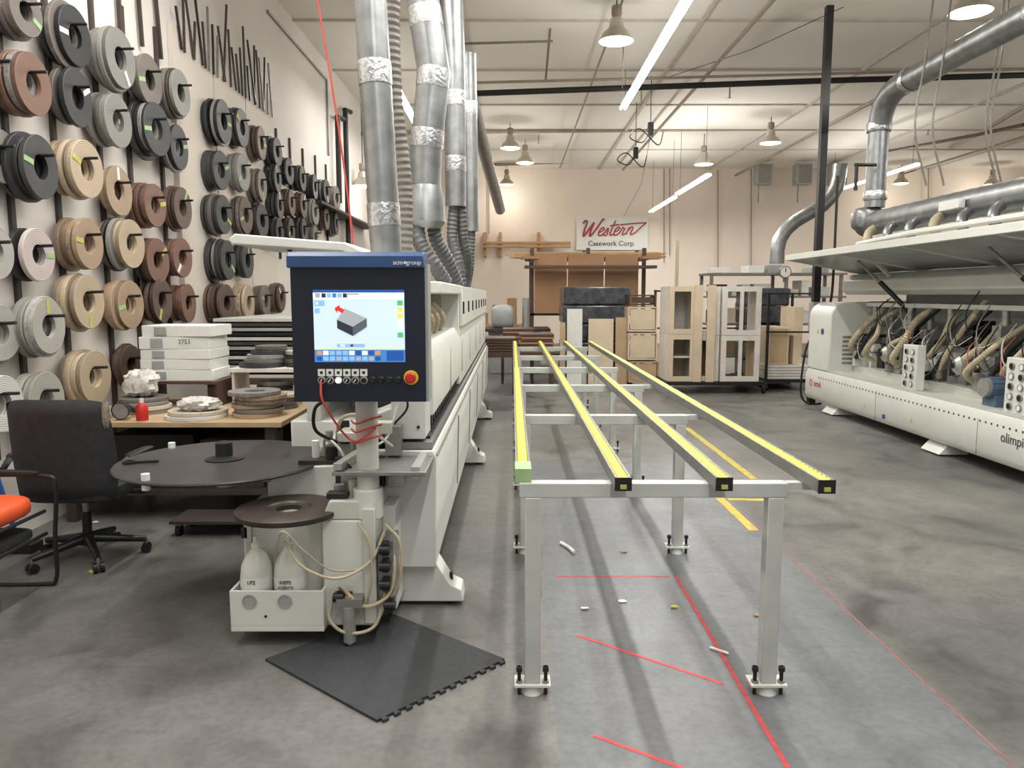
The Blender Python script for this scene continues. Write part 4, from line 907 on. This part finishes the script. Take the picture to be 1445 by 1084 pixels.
pts = [(X0+.02, .58), (X0+.02, 1.35)]+[(X0+.02+.2-.2*math.cos(a*math.pi/12), 1.35+.2*math.sin(a*math.pi/12)) for a in range(1, 7)]+[(5.6, 1.58), (5.6, .58)]
B().prism(pts, 'y', YF-.75, YF, WHITE).build('end_tower', Q, bevel=.02)
for i in range(7): B().box((X0+.2, YF-.76, .7+i*.06), (X0+.7, YF-.75, .73+i*.06), PIPEG).build('louvre', Q)
B().add([(X0+.018, YF-.3, 1.1), (X0+.018, YF-.38, 1.1), (X0+.018, YF-.34, 1.18)], [(0, 1, 2)], YGT).build('warning_label', Q)
B().cyl((X0+.012, YF-.5, 1.14), (X0+.022, YF-.5, 1.14), .045, BLUE).build('warning_label', Q)
B().box((5.45, YN, .58), (5.6, YF-.75, 2.0), GREYM).build('back_panel', Q)
B().box((X0+.03, YN, .575), (5.4, YF-.75, .60), OFFW).build('work_table', Q)
B().box((4.75, YN, .6), (5.4, YF-.8, .69), OFFW).build('unit_rail', Q)
B().prism([(4.95, 1.66), (4.88, 1.72), (4.88, 1.86), (5.0, 1.95), (5.6, 1.95), (5.6, 1.66)], 'y', YN, YF, WHITE).build('upper_beam', Q, bevel=.01)
B().box((4.9, YN, 1.5), (5.0, YF-.75, 1.55), WHITE).build('lower_trim', Q)
B().prism([(4.08, 2.19), (4.09, 2.23), (5.3, 2.02), (5.3, 1.97), (5.2, 1.97)], 'y', YN, YF+.05, CLEAR).build('canopy_panel', Q, bevel=.004)
b = B(); b.prism([(4.05, 2.16), (4.05, 2.24), (4.13, 2.24), (4.13, 2.16)], 'y', YN, YF+.08, WHITE)
for y in (YF+.0, 9.6, 8.0, 6.4, 4.8): b.prism([(4.08, 2.16), (4.08, 2.24), (5.3, 2.03), (5.3, 1.93)], 'y', y, y+.06, WHITE)
b.build('canopy_frame', Q, bevel=.004)
B().box((4.4, YN, 2.2), (4.9, YF, 2.24), GREYM, RY(.16)).build('canopy_top', Q)
for y in (9.9, 7.2): B().cyl((4.5, y, 2.1), (4.95, y-.5, 1.45), .018, STEEL, seg=10).cyl((4.7, y-.22, 1.82), (4.95, y-.5, 1.45), .03, BLACK, seg=10).build('gas_strut', Q)
B().tube([(4.88, YF-1.4, 1.9), (4.4, YF-1.5, 2.3), (4.3, YF-3, 2.32), (4.3, YN+1, 2.32)], .03, WHITE, 8, straight=True).build('canopy_handle_bar', Q)
ag = [ALU, OFFW, DSTEEL, ALU, OFFW, STEEL, WHITE, CHAN, BLACK]
for i in range(22):
    y = YF-1.05-i*.3+random.uniform(-.03, .03); x = 4.78+.1*(i % 3); A_ = lambda: random.choice(ag); hh = random.uniform(.85, 1.1)
    u_ = B(); u_.box((x, y, .69), (x+.35, y+.2, hh), A_()); u_.box((x+.06, y+.03, hh), (x+.3, y+.17, hh+random.uniform(.15, .35)), A_()); u_.cyl((x+.02, y+.1, hh-.06), (x-.1, y+.1, hh-.06), random.uniform(.04, .07), A_(), seg=16); u_.cyl((x+.15, y+.1, 1.2), (x+.15, y+.1, 1.5), .035, ALU, seg=14)
    u_.box((x-.08, y+.14, .69), (x, y+.2, random.uniform(.76, .9)), A_()); u_.cyl((x-.05, y+.24, .69), (x-.05, y+.24, random.uniform(1, 1.25)), .012, STEEL, seg=8)
    u_.box((x-.02, y+.22, 1.08), (x+.3, y+.26, 1.12), STEEL); u_.box((x-.04, y+.02, .86), (x-.01, y+.09, .95), A_()); u_.cyl((x-.06, y+.05, 1.12), (x+.06, y+.05, 1.12), .02, BLACK, seg=10)
    u_.build('trimming_unit', Q, bevel=.003)
for i in range(16):
    y = YF-1.15-i*.4+random.uniform(-.06, .06); dy = random.uniform(-.12, .12); xa = random.uniform(-.08, .06); zt = random.uniform(1.35, 1.62); zb = random.uniform(.72, .95)
    B().tube([(5.02, y, zt), (4.82+xa, y-.05, zt-.16), (4.72+xa, y+dy, (zt+zb)/2), (4.68+xa, y+.2+dy, zb+.12), (4.78, y+.3+dy, zb)], .034 if i % 3 else .042, TANH, 12, rib=.16, step=.014).build('corrugated_hose', Q)
for i in range(6):
    y = YF-1.5-i*.95
    B().tube([(4.95, y, 1.5), (4.78, y+.25, 1.2), (4.72, y+.38, 1.0), (4.68, y+.5, .8)], .028, BLACK, 12, rib=.14, step=.014).build('corrugated_hose', Q)
cm_ = [BLACK, BLACK, BLACK, OFFW, BLACK, STEEL, OFFW, mat('orange_cable', (176, 100, 72), .5)]
for i in range(64):
    y = YF-1.1-random.random()*6.2; z = .8+random.random()*.6
    B().tube([(4.78, y, z), (4.62+random.random()*.08, y+.08, z-.1), (4.64, y+.16, z+.1), (4.8, y+.22, z+.2+random.random()*.15)], .006, random.choice(cm_), 6, per=6).build('cable', Q)
for y in (8.25, 6.45):
    g = B().box((4.46, y, .6), (4.56, y+.3, 1.10), WHITE).build('gauge_panel', Q, bevel=.008)
    for r_ in range(5):
        for c_ in range(2):
            B().lathe([(.032, 0), (.032, .015), (.027, .017)], (4.46, y+.08+c_*.13, .665+r_*.09), (-1, 0, 0), STEEL, 18).lathe([(.028, .014), (0, .014)], (4.46, y+.08+c_*.13, .665+r_*.09), (-1, 0, 0), BLACK if (r_+c_) % 2 else PAPER, 18).build('gauge', g)
b = B(); c = Vector((4.72, 7.1, .78)); b.cyl(c, c+Vector((-.2, 0, 0)), .1, MOTOR, seg=22); b.cyl(c+Vector((-.2, 0, 0)), c+Vector((-.24, 0, 0)), .09, ALU, seg=22); b.box((4.55, 7.0, .60), (4.75, 7.2, .72), MOTOR)
for k_ in range(12):
    a = k_*math.pi/6; b.box(c+Vector((-.2, math.cos(a)*.1-.006, math.sin(a)*.1-.006)), c+Vector((0, math.cos(a)*.1+.006, math.sin(a)*.1+.006)), MOTOR)
b.build('motor', Q)
for y in (9.35, 7.8):
    b = B(); b.lathe([(0, 0), (.08, 0), (.1, .05), (.1, .12), (.06, .16), (0, .16)], (4.78, y, .92), (-1, .2, 0), ALU, 24); b.lathe([(.03, .16), (.03, .2), (0, .2)], (4.78, y, .92), (-1, .2, 0), BLACK, 16); b.build('spindle_motor', Q)
# right ducts
e = top('overhead_duct', (5.2, 8, 4.45), 'large galvanised overhead duct dropping to machine manifold', 'duct')
B().tube([(5.2, 2, 4.45), (5.2, 10.3, 4.45)], .15, GALV, 22, straight=True, step=.1, rib=.03).build('pipe', e)
B().tube([(5.2, 10.3, 4.45), (5.2, 10.62, 4.42), (5.2, 10.88, 4.28), (5.2, 11.0, 4.0)], .155, GALV, 22, per=3).build('elbow', e)
B().tube([(5.2, 11.0, 4.0), (5.2, 11.0, 2.9)], .14, GALV, 22, straight=True, step=.1, rib=.02).build('pipe', e)
for o_, d_, r_ in (((5.2, 11, 3.95), (0, 0, 1), .16), ((5.2, 11, 3.0), (0, 0, 1), .15), ((5.2, 10.15, 4.45), (0, 1, 0), .155), ((5.2, 7.7, 4.45), (0, 1, 0), .155)):
    B().lathe([(r_, 0), (r_+.012, .02), (r_+.008, .06), (r_+.012, .1), (r_, .13)], o_, d_, FOIL, 22).build('foil_joint', e)
B().tube([(5.2, 11.25, 2.68), (5.2, 3, 2.68)], .17, GALV, 22, straight=True, step=.14, rib=.03).build('manifold', e)
B().sup((5.15, 11.1, 2.75), (.2, .2, .17), GALV, .6).build('junction_box', e)
for i in range(12):
    y = 10.7-i*.55
    B().tube([(5.1, y, 2.6), (4.98, y-.05, 2.52), (4.95, y-.1, 2.4), (5.05, y-.12, 2.25)], .06, GALV if i % 3 else TANH, 14, rib=.1, step=.025).build('branch_hose', e)
B().tube([(4.75, 10.7, 3.45), (5.05, 10.7, 3.45)], .025, BLACK, 8).tube([(4.78, 10.7, 3.45), (4.78, 10.7, 3.1)], .025, BLACK, 8).build('damper_handle', e)
B().box((4.95, 8.5, 2.62), (5.02, 8.9, 2.72), PAPER).build('tag', e)
e = top('power_drop_pole', (4.42, 11.6, 0), 'black vertical power drop pole from ceiling to floor', 'pole')
B().box((4.62-.05, 11.45, 0), (4.62+.05, 11.55, CW), BLACK).build('pole', e)
B().box((4.5, 11.3, 1.1), (4.74, 11.45, 1.55), GREYM).build('junction_box', e, bevel=.01)
B().tube([(4.55, 11.35, 1.1), (4.42, 11.3, .8), (4.38, 11.3, .2), (4.5, 11.3, .02), (4.7, 11.3, .02)], .015, BLACK, 8).build('power_cable', e)
B().tube([(4.8, 11.35, 3.4), (4.8, 11.35, 1.7), (4.7, 11.35, 1.5)], .02, BLACK, 8).build('power_cable', e)
# ================= WORLD + CAMERA
w = bpy.data.worlds.new('W'); SC.world = w; w.use_nodes = True
w.node_tree.nodes['Background'].inputs[0].default_value = (1, .985, .96, 1); w.node_tree.nodes['Background'].inputs[1].default_value = .5
cam = bpy.data.cameras.new('cam'); co = bpy.data.objects.new('cam', cam); COL.objects.link(co)
co.location = (0, 0, H); co.rotation_euler = (math.pi/2-TH, 0, 0); cam.sensor_width = 36; cam.lens = 36*FP/1445; cam.clip_end = 100
SC.camera = co
SC.view_settings.view_transform = 'Standard'; SC.view_settings.exposure = 0
